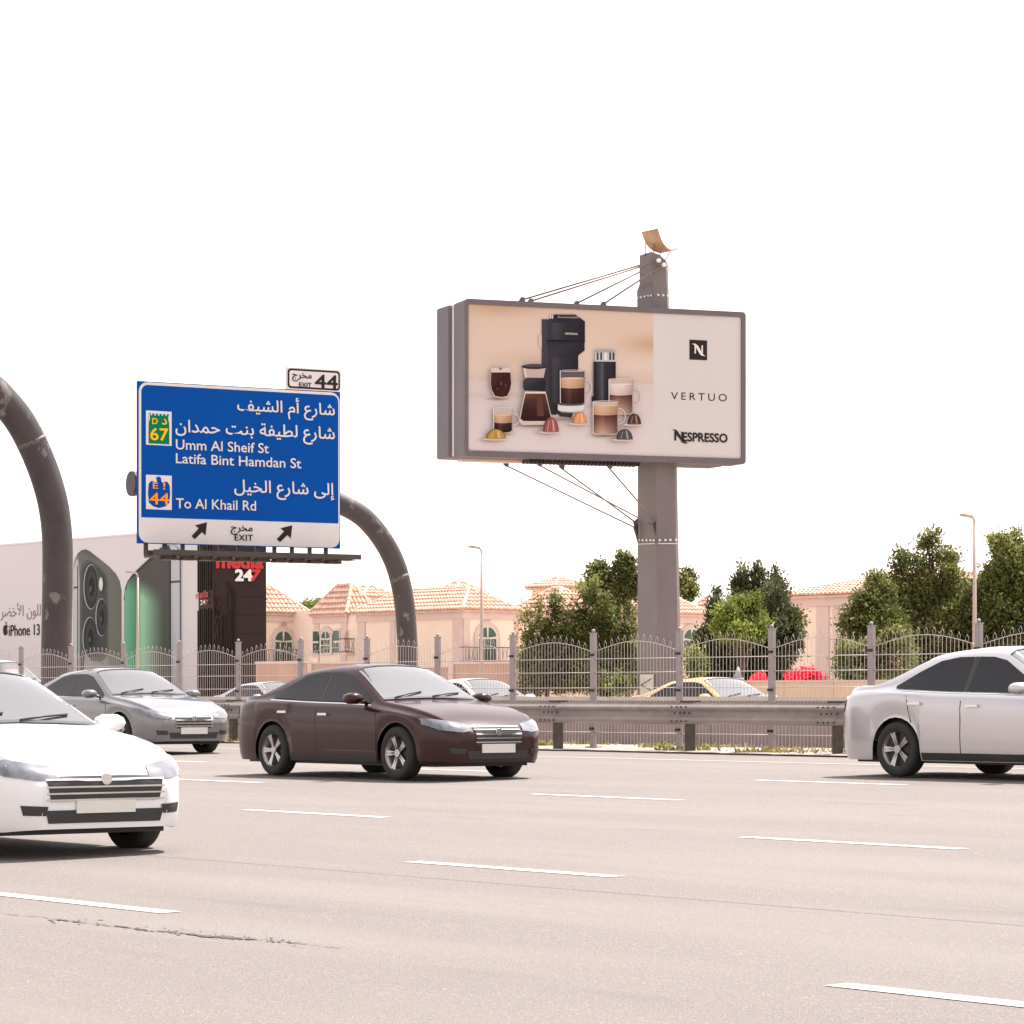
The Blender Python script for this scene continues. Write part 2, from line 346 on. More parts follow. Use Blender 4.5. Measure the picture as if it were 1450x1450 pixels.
# ================================================================== GUARDRAIL
GY = 31.40; GT = zroad(GY) + .80
gp = [X(790, GY + .1), X(976, GY + .1), X(1186, GY + .1)]; gs = (gp[2] - gp[0]) / 2
gr = empty('guardrail', (gp[1], GY, zroad(GY)), 'long galvanised steel crash barrier on stout dark posts at the road edge', 'crash barrier')
pr = [(0.035, 0), (-.050, -.058), (-.070, -.078), (-.072, -.098), (-.01, -.135), (.0, -.16), (.0, -.18), (-.01, -.205), (-.075, -.255), (-.075, -.29), (-.055, -.32), (.01, -.345)]
def beam_mesh(L):
    mb = MB(); th = .006
    for k, x in enumerate((0, L)): mb.v += [(x, y, z) for y, z in pr] + [(x, y + th, z - .002) for y, z in pr]
    n = len(pr); q = 2 * n
    for i in range(n - 1):
        mb.f += [(i, i + 1, q + i + 1, q + i), (n + i + 1, n + i, q + n + i, q + n + i + 1), (i + 1, i, n + i, n + i + 1), (q + i, q + i + 1, q + n + i + 1, q + n + i)]; mb.sm += [True, True, False, False]
    mb.f += [(0, n, q + n, q)][::1] + [(n - 1, q + n - 1, q + 2 * n - 1, 2 * n - 1)]; mb.sm += [False, False]
    return mb.mesh('rail_beam', M['galv'])
bme = beam_mesh(gs + .22)
pm = MB().box((-.055, -.05, 0), (.055, .08, .70)).mesh('post', M['post'])
sm_ = MB().box((-.14, -.075, .80), (.14, .12, .828)).box((-.05, .0, .5), (.05, .10, .80)).mesh('spacer_block', M['post'])
bo = MB()
for dx in (-.22, -.10, .0, .12):
    for dz in (-.07, -.17, -.30): bo.tube([(dx, -.085 if dz != -.17 else -.015, dz), (dx, -.062 if dz != -.17 else .002, dz)], .014, 6, smooth=False)
bme2 = bo.mesh('bolt_set', M['bolt'])
for k in range(-34, 5):
    x = gp[0] + gs * k - gp[1]
    link('post', pm, gr, (x, .09, 0)); link('spacer_block', sm_, gr, (x, .09, 0))
    link('rail_beam', bme, gr, (x - .10, -.004 * (k % 2), .80 + .0015 * (k % 2))); tag(link('bolts', bme2, gr, (x - .02, -.005, .80)), kind='stuff')

# ================================================================== FENCE
FY = 32.3; FZ = .57
us = [30, 100, 176, 256, 336, 424, 519, 618, 723, 837, 960, 1090, 1232, 1386]
xf = [X(u, FY) for u in us]; fs_ = (xf[-1] - xf[0]) / 13
fence = empty('wire_fence', (xf[0], FY, FZ), 'grey ornamental wire mesh fence with arched panels and looped finials behind the crash barrier', 'fence')
PH = 1.93
pmb = MB().box((-.055, -.032, 0), (.055, .032, PH)).box((-.065, -.042, PH), (.065, .042, PH + .018)).mesh('post', M['fence'])
fmb = MB().box((-.11, -.10, 0), (.11, .10, .02)).mesh('foot_plate', M['fence'])
ball = MB(); 
for i in range(1): ball.tube([(0, 0, PH + .018 + .06 * (1 - math.cos(t)) / 2) for t in [math.pi * j / 6 for j in range(7)]], [max(.001, .032 * math.sin(math.pi * j / 6)) for j in range(7)], 10)
ballm = ball.mesh('cap_ball', M['fence'])
cl = MB()
for z in (0,): cl.box((-.065, -.044, z), (.065, -.032, z + .04)).box((.0, -.056, z + .005), (.04, -.044, z + .03))
clm = cl.mesh('clamp', M['bolt'])
W_ = fs_ - .13
def arch(t): return 1.62 + .17 * math.sin(math.pi * t)
NV = 25
vm = MB()
for i in range(NV + 1):
    t = i / NV; x = -W_ / 2 + W_ * t
    vm.box((x - .0028, -.0028, .06), (x + .0028, .0028, arch(t)))
vmm = vm.mesh('wire_mesh', M['wire'])
am = MB().tube([(-W_ / 2 - .04 + (W_ + .08) * j / 16, 0, arch(j / 16)) for j in range(17)], .0055, 6).mesh('arch_wire', M['wire'])
hm = MB().tube([(-W_ / 2 - .04, .008, 0), (W_ / 2 + .04, .008, 0)], .0065, 6).tube([(-W_ / 2 - .04, -.008, 0), (W_ / 2 + .04, -.008, 0)], .0065, 6).mesh('cross_wire', M['wire'])
fi = MB().tube([(0, 0, 0), (.034, 0, .05), (.030, 0, .075), (.0, 0, .125), (-.030, 0, .075), (-.034, 0, .05), (0, 0, 0)], .0028, 5).mesh('finial', M['wire'])
for k in range(-1, 15):
    x = fs_ * k
    link('post', pmb, fence, (x, 0, 0)); link('foot_plate', fmb, fence, (x, 0, 0)); link('cap_ball', ballm, fence, (x, 0, 0)); [link('clamp', clm, fence, (x, 0, z)) for z in (1.55, .95, .30)]
    if k == 14: continue
    pn = link('wire_mesh', vmm, fence, (x + fs_ / 2, 0, 0)); link('arch_wire', am, pn)
    for z in (1.50, 1.27, 1.01, .76, .50, .26): link('cross_wire', hm, pn, (0, 0, z))
    for i in range(1, NV, 2):
        t = i / NV; link('finial', fi, pn, (-W_ / 2 + W_ * t, 0, arch(t) - .004))

# ================================================================== LOW CONCRETE WALL
WY = 35.0; wt = 1.43
lw = empty('low_wall', (X(1003, WY), WY, .55), 'low pinkish concrete wall with pale coping behind the wire fence', 'wall')
xw = X(1003, WY); pw = 7.2
for k in range(-14, 3):
    a = xw + pw * k
    MB().box((a + .05, WY, .4), (a + pw - .05, WY + .18, wt - .07)).build('wall_panel', M['concrete'], lw)
    MB().box((a - .03, WY - .03, wt - .07), (a + pw - .03 - .004, WY + .21, wt)).build('coping', M['coping'], lw)
    MB().box((a - .05, WY - .02, .4), (a + .05, WY + .2, wt - .075)).build('pilaster', M['concrete'], lw)

# ================================================================== GANTRY PIPES
def pipe_thing(name, label, pl, cps, r, ze):
    P = [Vector(pl.w(*pl.px(u, v))) for u, v in cps]
    def cr(p0, p1, p2, p3, t): return .5 * ((2 * p1) + (-p0 + p2) * t + (2 * p0 - 5 * p1 + 4 * p2 - p3) * t * t + (-p0 + 3 * p1 - 3 * p2 + p3) * t ** 3)
    Q = []
    for i in range(len(P) - 1):
        for j in range(6): Q.append(cr(P[max(i - 1, 0)], P[i], P[i + 1], P[min(i + 2, len(P) - 1)], j / 6))
    Q.append(P[-1]); base = Vector((P[-1].x, P[-1].y, ze)); Q.append(base)
    t = empty(name, base, label, 'sign gantry')
    return t, Q, r
SX = (RT * .8697 + FW * .4936).normalized()
sign_pl = Plane(at_d(340, 660, 75), SX)
arm_pl = Plane(sign_pl.o - sign_pl.n * .75, SX)
gt, Q, r = pipe_thing('sign_gantry', 'curved dark steel gantry pipe holding up the blue exit sign', arm_pl, [(190, 685), (260, 688), (340, 692), (410, 697), (450, 702.5), (483, 714), (515, 733), (542, 765), (561, 803), (572, 850), (576.5, 905), (577, 950)], .27, .40)
MB().tube(Q, r, 24).build('pipe', M['pole'], gt)
MB().tube([Q[0] + (Q[0] - Q[1]).normalized() * .10, Q[0] - (Q[0] - Q[1]).normalized() * .02], .315, 24).build('end_flange', M['pole'], gt)
fl = MB(); k = 50; d = (Q[k + 1] - Q[k]).normalized(); fl.tube([Q[k] - d * .07, Q[k] + d * .07], r + .003, 24); fl.build('weld_band', M['scuff'], gt)
MB().box((Q[-1].x - .5, Q[-1].y - .5, .40), (Q[-1].x + .5, Q[-1].y + .5, .46)).build('base_plate', M['steel_dark'], gt)
left_pl = Plane(at_y(80, 900, 33.72), SX)
gt2, Q, r = pipe_thing('sign_gantry', 'thick dark gantry pipe arching out of the frame on the left', left_pl, [(-330, 462), (-230, 466), (-150, 475), (-80, 503), (-35, 532), (0, 562), (31, 601), (56, 652), (73, 704), (80.5, 755), (81.5, 815), (80.5, 880), (79.5, 940)], .345, .55)
MB().tube(Q, r, 32).build('pipe', M['pole'], gt2)
fl = MB(); k = 39; d = (Q[k + 1] - Q[k]).normalized(); fl.tube([Q[k] - d * .05, Q[k] + d * .05], r + .003, 32); fl.build('weld_band', M['scuff'], gt2)
MB().box((Q[-1].x - .5, Q[-1].y - .5, .55), (Q[-1].x + .5, Q[-1].y + .5, .60)).build('base_plate', M['steel_dark'], gt2)

# ================================================================== BLUE EXIT SIGN
cvs = lambda x, y: (180 + x / 4.265, 500 + y / 4.265)
sp = sign_pl; SC = .9
a0, b1 = sp.px(*cvs(65, 168)); a1, b0 = sp.px(*cvs(1287, 1184))
b1 = (b1 + sp.px(*cvs(1292, 236))[1]) / 2; b0 = (b0 + sp.px(*cvs(70, 1146))[1]) / 2
sg = empty('road_sign', sp.w((a0 + a1) / 2, b0), 'large blue motorway exit sign with white Arabic and English street names and arrows', 'road sign')
MS = {'blue': mat('sign_blue', tuple(c * .86 for c in lin((0, 74, 158))), .6, var=.03, scale=.7, spec=.06), 'white': mat('sign_white', (.60, .575, .585), .6, var=.04, scale=1.2, spec=.1),
      'green': mat('sign_green', tuple(c * SC for c in lin((0, 120, 80))), .6, var=.03, spec=.06), 'yellow': mat('sign_yellow', tuple(c * SC for c in lin((250, 190, 20))), .6, var=.03, spec=.06),
      'orange': mat('sign_orange', tuple(c * SC for c in lin((250, 150, 30))), .6, var=.03, spec=.06), 'back': M['steel_dark']}
def slab(a0, b0, a1, b1, t, m, name, off=0, r=.0):
    if r: return MB().prism(rrect(sp, a0, b0, a1, b1, r, off), -sp.n * t).build(name, m, sg, fix=True)
    return MB().prism([sp.w(a0, b0, off), sp.w(a1, b0, off), sp.w(a1, b1, off), sp.w(a0, b1, off)], -sp.n * t).build(name, m, sg, fix=True)
slab(a0, b0, a1, b1, .09, MS['blue'], 'panel')
slab(a0 + .02, b0 + .02, a1 - .02, b1 - .02, .004, MS['white'], 'white_field', .006, .24)
_, bm = sp.px(*cvs(82, 990)); _, bm2 = sp.px(*cvs(1280, 1030)); bm = (bm + bm2) / 2
slab(a0 + .09, bm, a1 - .06, b1 - .09, .003, MS['blue'], 'blue_field', .012, .17)
MB().add([sp.w(a0 + .09, bm, .0135), sp.w(a1 - .06, bm, .0135), sp.w(a1 - .06, bm + .3, .0135), sp.w(a0 + .09, bm + .3, .0135)], [(0, 1, 2, 3)]).build('blue_field', MS['blue'], sg)
for i in range(1, 6):                                           # sheet joints on the back
    a = a0 + (a1 - a0) * i / 6; MB().obox(sp.w(a - .03, b0 + .1, -.16), sp.x * .06, sp.n * .07, UP * (b1 - b0 - .2)).build('stiffener', M['steel_dark'], sg)
T = lambda s, x0, y, x1, m, **k: lettering(sp, s, *cvs(x0, y), cvs(x1, y)[0], m, sg, off=k.pop('off', .018), **k)
T('شارع أم الشيف', 663, 345, 1250, MS['white'], bold=.014)
T('شارع لطيفة بنت حمدان', 290, 474, 1250, MS['white'], bold=.014)
T('Umm Al Sheif St', 292, 580, 852, MS['white'], bold=.012, cap=14.0)
T('Latifa Bint Hamdan St', 292, 664, 1048, MS['white'], bold=.012, cap=14.0)
T('إلى شارع الخيل', 645, 836, 1248, MS['white'], bold=.014)
T('To Al Khail Rd', 292, 935, 775, MS['white'], bold=.012, cap=14.0)
T('مخرج', 625, 1072, 755, M['ink'], bold=.012); T('EXIT', 648, 1131, 757, M['ink'], bold=.008, cap=8.8, spacing=1.1)
def shape_part(pts, m, name, off=.018, parent=sg, pl=sp, cv=cvs):
    return MB().add([pl.w(*pl.px(*cv(*p)), off) for p in pts], [tuple(range(len(pts)))]).build(name, m, parent)
for dx, dy in ((0, 0), (515, 18)):
    shape_part([(x + dx, y + dy) for x, y in [(481, 1022), (409, 1040), (432, 1058), (388, 1105), (407, 1124), (451, 1081), (472, 1101)]], M['ink'], 'arrow')
shape_part([(112, 346), (267, 355), (267, 561), (112, 553)], MS['white'], 'route_badge')
T_ = [(128, 545)]; 
T_ += [(128, 363), (141, 364), (141, 376), (150, 376), (150, 365), (163, 366), (163, 377), (172, 377), (172, 366), (185, 367), (185, 378), (194, 378), (194, 367), (207, 368), (207, 379), (216, 379), (216, 368), (229, 369), (229, 380), (238, 380), (238, 369), (253, 370)]
T_ += [(253, 552)]
shape_part([(112 + 0, 0)] if 0 else [p for p in T_], MS['green'], 'badge_emblem', .024)
shape_part([(128, 363), (134, 372), (134, 400), (128, 420)], MS['white'], 'badge_notch', .027); shape_part([(253, 370), (247, 380), (247, 407), (253, 427)], MS['white'], 'badge_notch', .027)
T('D', 148, 428, 180, MS['yellow'], bold=.02, cap=8.4, off=.03); T('د', 207, 430, 235, MS['yellow'], bold=.03, off=.03)
T('67', 137, 524, 243, MS['yellow'], bold=.018, cap=17, off=.03)
shape_part([(112, 734), (268, 741), (268, 948), (112, 942)], MS['white'], 'route_badge')
shape_part([(176, 752), (184, 745), (196, 748), (204, 758), (205, 776), (214, 786), (228, 776), (243, 780), (255, 800), (258, 850), (252, 905), (228, 926), (190, 936), (155, 925), (130, 903), (124, 850), (128, 790), (143, 772), (158, 776), (168, 785), (176, 780), (180, 766), (172, 761)], MS['blue'], 'badge_emblem', .024)
T('E', 152, 818, 182, MS['orange'], bold=.016, cap=8.4, off=.03); T('!', 214, 824, 226, MS['orange'], bold=.02, cap=10, off=.03)
T('44', 133, 911, 248, MS['orange'], bold=.018, cap=16, off=.03)
# exit number tab
ta0, tb1 = sp.px(*cvs(962, 80)); ta1, tb0 = sp.px(*cvs(1291, 238)); tb1 = (tb1 + sp.px(*cvs(1293, 103))[1]) / 2 - .01
tb0 = max(tb0, b1 + .004)
slab(ta0, tb0, ta1, tb1, .07, MS['white'], 'exit_tab', .004)
slab(ta0 + .03, tb0 + .03, ta1 - .03, tb1 - .03, .002, M['ink'], 'tab_border', .009, .09)
slab(ta0 + .08, tb0 + .08, ta1 - .08, tb1 - .08, .002, MS['white'], 'tab_field', .014, .06)
T('مخرج', 995, 148, 1112, M['ink'], bold=.012, off=.02); T('EXIT', 1037, 204, 1110, M['ink'], bold=.004, cap=6.4, off=.02); T('44', 1133, 213, 1268, M['ink'], bold=.016, cap=20, off=.02)
for s_ in (.25, .75): MB().obox(sp.w(ta0 + (ta1 - ta0) * s_, b1 - .4, -.13), sp.x * .06, sp.n * .05, UP * (tb1 - b1 + .2)).build('tab_bracket', M['steel_dark'], sg)
# arms to the pipe
for u in (235, 300, 380, 440):
    a, b = sp.px(u, 690); MB().obox(sp.w(a, b - .30, -.55), sp.x * .12, sp.n * .47, UP * .6).build('clamp_arm', M['steel_dark'], sg)
# service walkway under the sign
wk = empty('walkway', sp.w(*sp.px(345, 787)), 'narrow dark steel lighting walkway hanging under the blue exit sign', 'walkway')
ax0, wz = sp.px(*cvs(100, 1208)); ax1, _ = sp.px(495, 790); wz = (wz + sp.px(*cvs(1350, 1245))[1]) / 2
for off in (.12, .62): MB().obox(sp.w(ax0, wz - .05, off), sp.x * (ax1 - ax0), sp.n * .05, UP * .13).build('rail', M['steel_dark'], wk)
MB().obox(sp.w(ax0 + .1, wz - .075, .17), sp.x * (ax1 - ax0 - .25), sp.n * .45, UP * .02).build('grating', M['steel_dark'], wk)
hx = [125, 237, 347, 460, 575, 685, 797, 902, 1008, 1115, 1213]
for i, x in enumerate(hx):
    a, _ = sp.px(*cvs(x, 1190))
    MB().obox(sp.w(a - .05, wz - .05, -.16), sp.x * .10, sp.n * .06, UP * (b0 - wz + .45)).build('hanger', M['steel_dark'], wk)
    MB().obox(sp.w(a - .03, wz - .10, -.16), sp.x * .06, sp.n * .84, UP * .06).build('bracket', M['steel_dark'], wk)
    if i < 10: MB().prism([sp.w(a + .22, wz - .16, .20), sp.w(a + .62, wz - .16, .20), sp.w(a + .56, wz + .02, .20), sp.w(a + .28, wz + .02, .20)], sp.n * .3).build('floodlight', M['bolt'], wk, fix=True)

# ================================================================== COFFEE BILLBOARD
BX = (RT * .9393 + FW * .343).normalized(); bp = Plane(at_d(855, 540, 120), BX)
A0, B1 = bp.px(657.5, 423); A1, B0 = bp.px(1054.5, 656.5)
B1 = (B1 + bp.px(1053.5, 443.5)[1]) / 2; B0 = (B0 + bp.px(659, 646.5)[1]) / 2
cu = bp.px(932, 700)[0]; colc = bp.w(cu, .4, -1.75)
bb = empty('billboard', colc, 'giant V shaped coffee advertising billboard with black and white lettering on a grey column', 'billboard')
I0, J1 = bp.px(662.5, 430.5); I1, J0 = bp.px(1049, 649.5); J1 = (J1 + bp.px(1047.8, 449.5)[1]) / 2; J0 = (J0 + bp.px(663.9, 638)[1]) / 2
def bprism(pts, vec, name, m, parent=bb): return MB().prism(pts, vec).build(name, m, parent, fix=True)
TH = 1.25
# front box (body) and raised frame ring
bevel(bprism([bp.w(A0, B0, -.10), bp.w(A1, B0, -.10), bp.w(A1, B1, -.10), bp.w(A0, B1, -.10)], -bp.n * TH, 'front_housing', M['frame_side']), .08)
fr = MB(); O = rrect(bp, A0 - .02, B0 - .02, A1 + .02, B1 + .02, .16, .08); I = rrect(bp, I0, J0, I1, J1, .08, .08); n = len(O)
O2 = rrect(bp, A0 - .02, B0 - .02, A1 + .02, B1 + .02, .16, -.12); I2 = rrect(bp, I0, J0, I1, J1, .08, .0)
fr.add(O + I + O2 + I2, [(i, (i + 1) % n, n + (i + 1) % n, n + i) for i in range(n)] + [(2 * n + i, 2 * n + (i + 1) % n, (i + 1) % n, i) for i in range(n)] + [(n + i, n + (i + 1) % n, 3 * n + (i + 1) % n, 3 * n + i) for i in range(n)])
fr.build('frame', M['frame'], bb)
# rear housing (the other face of the V)
xb = (BX.copy()); xb.rotate(Matrix.Rotation(math.radians(3.0), 3, 'Z'))
lo = bp.w(A0 - .13, B0 + .06, -(.10 + TH + .22)); wlen = A1 - A0 + .2
rear_n = xb.cross(UP)
rb = MB().obox(lo, xb * wlen, -rear_n * 1.35, UP * (B1 - B0 - .09)).build('rear_housing', M['frame_side'], bb, fix=True); bevel(rb, .08)
MB().obox(bp.w(A0 + .02, B0 + .1, -(.10 + TH)), bp.x * .08, -bp.n * .24, UP * (B1 - B0 - .15)).build('gap_panel', M['white'], bb)
MB().obox(bp.w(A0 + .3, B0 - .10, -1.75), bp.x * (cu - A0 - 1.0), bp.n * .55, UP * .09).build('lower_tray', M['pilaster'], bb)
for i in range(30):
    a = A0 + 2.9 + i * .165
    MB().obox(bp.w(a, B0 - .16, -1.2), bp.x * .05, bp.n * .8, UP * .14).build('louvre', M['bolt'], bb)
scr = MB().prism([bp.w(I0 - .02, J0 - .02, .01), bp.w(I1 + .02, J0 - .02, .01), bp.w(I1 + .02, J1 + .02, .01), bp.w(I0 - .02, J1 + .02, .01)], -bp.n * .08).build('screen', mat('billboard_face', (.515, .49, .49), .6, var=.02, scale=.3, spec=.1), bb, fix=True)
KA = .80
cvb = lambda x, y: (650 + x / 5.179, 420 + y / 5.179)
a = Art(bp, cvb, KA, base=.014, step=.0022)
def bgc(x, y):
    if y < 625 + .035 * (x - 700):
        c = mix3((222, 188, 164), (228, 198, 180), y / 600)
        c = mix3(c, (205, 162, 128), .8 * math.exp(-((x - 300) / 260) ** 2 - ((y - 90) / 50) ** 2))
        c = mix3(c, (205, 158, 128), .8 * math.exp(-((x - 1400) / 200) ** 2 - ((y - 350) / 70) ** 2))
        c = mix3(c, (214, 176, 148), .6 * math.exp(-((x - 500) / 300) ** 2 - ((y - 450) / 50) ** 2))
        return mix3(c, (210, 170, 148), max(0, (y - 520) / 220))
    c = mix3((220, 196, 186), (228, 206, 199), (y - 640) / 400)
    return mix3(c, (208, 184, 172), .7 * math.exp(-((y - 725) / 22) ** 2) * (x < 560))
def tl(x): return 52 + (x - 65) * .0487
def bl(x): return 1130 + (x - 65) * .0285
nxg, nyg = 44, 56; a.L += a.st; cc = []; P = []
for j in range(nyg):
    for i in range(nxg):
        x = 66 + (1424 - 66) * i / (nxg - 1); y = tl(x) + (bl(x) - tl(x)) * j / (nyg - 1); y = max(min(y, bl(x)), tl(x))
        q = bp.px(*cvb(x, y)); P.append(bp.w(q[0], min(max(q[1], J0), J1), a.L)); cc.append(a.ink(bgc(x, y)))
a.mb.add(P, [(j * nxg + i, (j + 1) * nxg + i, (j + 1) * nxg + i + 1, j * nxg + i + 1) for j in range(nyg - 1) for i in range(nxg - 1)]); a.mb.c += cc
DK = (44, 40, 46); DK2 = (60, 54, 60); COF = (66, 34, 30); FOAM = (216, 168, 132); GL = (236, 214, 202)
def shadow(cx, cy, rx, ry, col=(150, 118, 106), k=.75, n=24):      # printed soft shadow: dark centre, rim in the colour of the printed table
    a.L += a.st; P = []; cc = []
    for f_, st in ((0, k), (.35, k * .8), (.7, k * .3), (1, 0)):
        for i in range(n):
            x = cx + rx * f_ * math.cos(6.2832 * i / n); y = cy + ry * f_ * math.sin(6.2832 * i / n); y = min(y, bl(x) - 4)
            q = bp.px(*cvb(x, y)); P.append(bp.w(*q, a.L)); cc.append(a.ink(mix3(bgc(x, y), col, st)))
    a.mb.add(P, [(j * n + i, j * n + (i + 1) % n, (j + 1) * n + (i + 1) % n, (j + 1) * n + i) for j in range(3) for i in range(n)]); a.mb.c += cc
def cyl(x0, x1, yt, yb, ct, cb, prof=(-.35, -.05, .12, .28, .10, -.02, -.12, -.3, -.42), inset=0):   # shaded printed cylinder
    a.L += a.st; m_ = len(prof); P = []; cc = []
    for r_ in range(5):
        t = r_ / 4
        for i, sh_ in enumerate(prof):
            x = x0 + (x1 - x0) * i / (m_ - 1); x = (x0 + x1) / 2 + (x - (x0 + x1) / 2) * (1 - inset * t); sag = 6 * (1 - (2 * i / (m_ - 1) - 1) ** 2)
            y = yt + (yb - yt) * t + sag * (1 if r_ in (0, 4) else .9); c_ = mix3(ct, cb, t); c_ = mix3(c_, (255, 240, 228), sh_) if sh_ > 0 else mix3(c_, (12, 6, 6), -sh_)
            q = bp.px(*cvb(x, y)); P.append(bp.w(*q, a.L)); cc.append(a.ink(c_))
    a.mb.add(P, [(j * m_ + i, (j + 1) * m_ + i, (j + 1) * m_ + i + 1, j * m_ + i + 1) for j in range(4) for i in range(m_ - 1)]); a.mb.c += cc
for q_ in ((280, 750, 110, 16), (540, 945, 170, 22), (760, 900, 170, 30), (1060, 800, 150, 22), (1060, 1022, 140, 20), (300, 1008, 120, 16), (1240, 872, 110, 18), (235, 1052, 110, 16), (640, 1000, 105, 15), (850, 938, 95, 14), (1250, 944, 95, 13), (1175, 1056, 105, 15)): shadow(*q_)
def soft(pts, col): pass
soft([(640, 860), (760, 900), (560, 905), (500, 880)], (196, 168, 156)); soft([(430, 905), (560, 940), (420, 965)], (200, 172, 158))
a.poly([(580, 280), (605, 280), (605, 380), (582, 372)], (220, 186, 158))
a.poly([(604, 166), (668, 168), (668, 400), (668, 862), (640, 860), (612, 835), (604, 700)], (70, 63, 70))
a.poly([(640, 330), (918, 334), (918, 396), (871, 432), (871, 800), (700, 868), (655, 862), (648, 420)], [(52, 47, 54), (44, 40, 46), (44, 40, 46), (38, 34, 40), (38, 34, 40), (44, 38, 42), (60, 54, 60), (62, 56, 62)])
a.poly([(645, 176), (690, 140), (850, 138), (890, 160), (920, 184), (920, 324), (645, 318)], [(66, 60, 67), (50, 45, 52), (46, 42, 48), (44, 40, 46), (42, 38, 44), (42, 38, 44), (64, 58, 65)])
cyl(662, 919, 190, 312, (52, 47, 53), (46, 42, 48), (.04, .10, .07, .02, -.02, -.06, -.10, -.2, -.3)); cyl(668, 869, 440, 780, (54, 49, 55), (44, 40, 45), (.02, .09, .06, .02, -.04, -.1, -.15, -.25, -.35))
a.poly([(690, 131), (850, 131), (884, 156), (850, 160), (720, 156)], (150, 130, 124)); a.poly([(720, 134), (845, 135), (868, 151), (735, 150)], (60, 52, 56))
a.poly([(664, 134), (686, 134), (686, 163), (664, 160)], (226, 214, 210)); a.poly([(673, 134), (678, 134), (678, 163), (673, 160)], (90, 80, 84)); a.poly([(690, 134), (722, 134), (722, 152), (690, 156)], (40, 36, 40))
a.poly([(645, 318), (920, 324), (920, 334), (640, 330)], (30, 27, 31))
a.poly([(718, 792), (735, 786), (905, 792), (915, 800), (912, 838), (880, 850), (745, 848), (720, 832)], [(150, 140, 142), (226, 216, 214), (160, 150, 152), (235, 226, 222), (190, 180, 180), (235, 226, 222), (130, 120, 124), (226, 216, 214)])
a.ell(816, 792, 92, 10, (60, 52, 52)); a.poly([(700, 850), (830, 856), (820, 888), (740, 880)], (58, 50, 52))
def mug(x0, x1, yt, yf, yc, yb, coffee, low, foam, hx, hy, hrx, hry, glass=(206, 176, 160)):
    a.ring(hx, hy, hrx, hry, 7, (226, 200, 186)); a.ring(hx, hy, hrx - 7, hry - 7, 3, (170, 135, 120))
    a.poly([(x0, yt), (x1, yt + 3), (x1 - 1, yb - 12), (x1 - 18, yb), (x0 + 18, yb), (x0 + 1, yb - 14)], glass)
    PF = (-.14, 0, .10, .16, .06, 0, -.06, -.12, -.2); PC = (-.35, -.12, .03, .10, 0, -.08, -.16, -.28, -.4)
    cyl(x0 + 6, x1 - 6, yf, yc, foam, mix3(foam, (140, 84, 58), .25), PF); cyl(x0 + 6, x1 - 6, yc, yb - 20, coffee, low, PC); cyl(x0 + 10, x1 - 10, yb - 22, yb - 12, low, low, PC, .12)
    a.ring((x0 + x1) / 2, yt, (x1 - x0) / 2, 7, 3, (245, 232, 224)); a.ell((x0 + x1) / 2, yf, (x1 - x0) / 2 - 7, 6, mix3(foam, (250, 225, 205), .4))
    a.poly([(x0, yt), (x0 + 4, yt), (x0 + 5, yb - 14), (x0 + 1, yb - 14)], (248, 238, 232)); a.poly([(x1 - 4, yt), (x1, yt), (x1 - 1, yb - 14), (x1 - 5, yb - 14)], (190, 160, 146))
a.poly([(985, 402), (1147, 402), (1140, 412), (1140, 482), (990, 480), (992, 412)], (205, 194, 192))
for q in (1004, 1030, 1062, 1096, 1120): a.poly([(q, 412), (q + 14, 412), (q + 14, 466), (q, 466)], (74, 64, 66) if q != 1062 else (240, 232, 228))
a.ell(1066, 402, 82, 9, (172, 160, 158))
a.poly([(980, 478), (1143, 480), (1143, 775), (985, 775)], [(52, 47, 54), (44, 40, 47), (36, 33, 38), (40, 36, 42)]); cyl(980, 1143, 480, 768, (50, 45, 52), (40, 36, 42), (-.3, 0, .10, .16, .03, 0, -.05, -.2, -.4)); a.poly([(1040, 482), (1052, 482), (1052, 772), (1040, 772)], (88, 80, 88)); a.poly([(966, 735), (985, 733), (985, 775), (968, 775)], (30, 27, 31))
for q in range(14): a.poly([(1026, 560 + q * 13), (1044, 560 + q * 13), (1044, 564 + q * 13), (1026, 564 + q * 13)], (92, 84, 92), False)
mug(732, 916, 546, 600, 670, 796, (84, 45, 38), (58, 30, 28), FOAM, 925, 668, 46, 56, (104, 86, 84))
mug(1088, 1266, 608, 645, 722, 868, (112, 62, 48), (206, 172, 156), (232, 206, 196), 1278, 735, 50, 62)
mug(970, 1156, 772, 800, 868, 1016, (100, 56, 44), (196, 150, 128), FOAM, 1165, 880, 48, 60)
mug(240, 382, 822, 872, 926, 1006, (72, 40, 34), (52, 28, 26), (208, 162, 124), 384, 903, 48, 46)
a.poly([(222, 525), (364, 525), (368, 570), (374, 640), (366, 690), (345, 738), (300, 748), (248, 738), (226, 690), (218, 640)], (216, 190, 176))
a.poly([(224, 560), (364, 560), (371, 640), (362, 688), (342, 732), (300, 741), (252, 732), (229, 688), (221, 640)], [(74, 36, 34), (60, 28, 28), (48, 22, 24), (60, 28, 28), (80, 36, 34), (66, 30, 30), (54, 26, 26), (48, 22, 24), (74, 36, 34)])
a.poly([(226, 528), (362, 528), (364, 558), (224, 560)], (222, 196, 184)); a.ell(296, 640, 10, 16, (106, 54, 48)); a.ell(330, 655, 6, 9, (130, 62, 54)); a.ell(268, 680, 7, 8, (116, 66, 58)); a.ell(292, 533, 12, 9, (150, 116, 102))
a.poly([(460, 528), (622, 528), (606, 602), (474, 602)], (200, 170, 156)); a.poly([(460, 528), (470, 528), (484, 602), (474, 602)], (238, 218, 208)); a.ell(540, 517, 95, 19, (52, 46, 52)); a.ell(536, 511, 78, 10, (80, 72, 78))
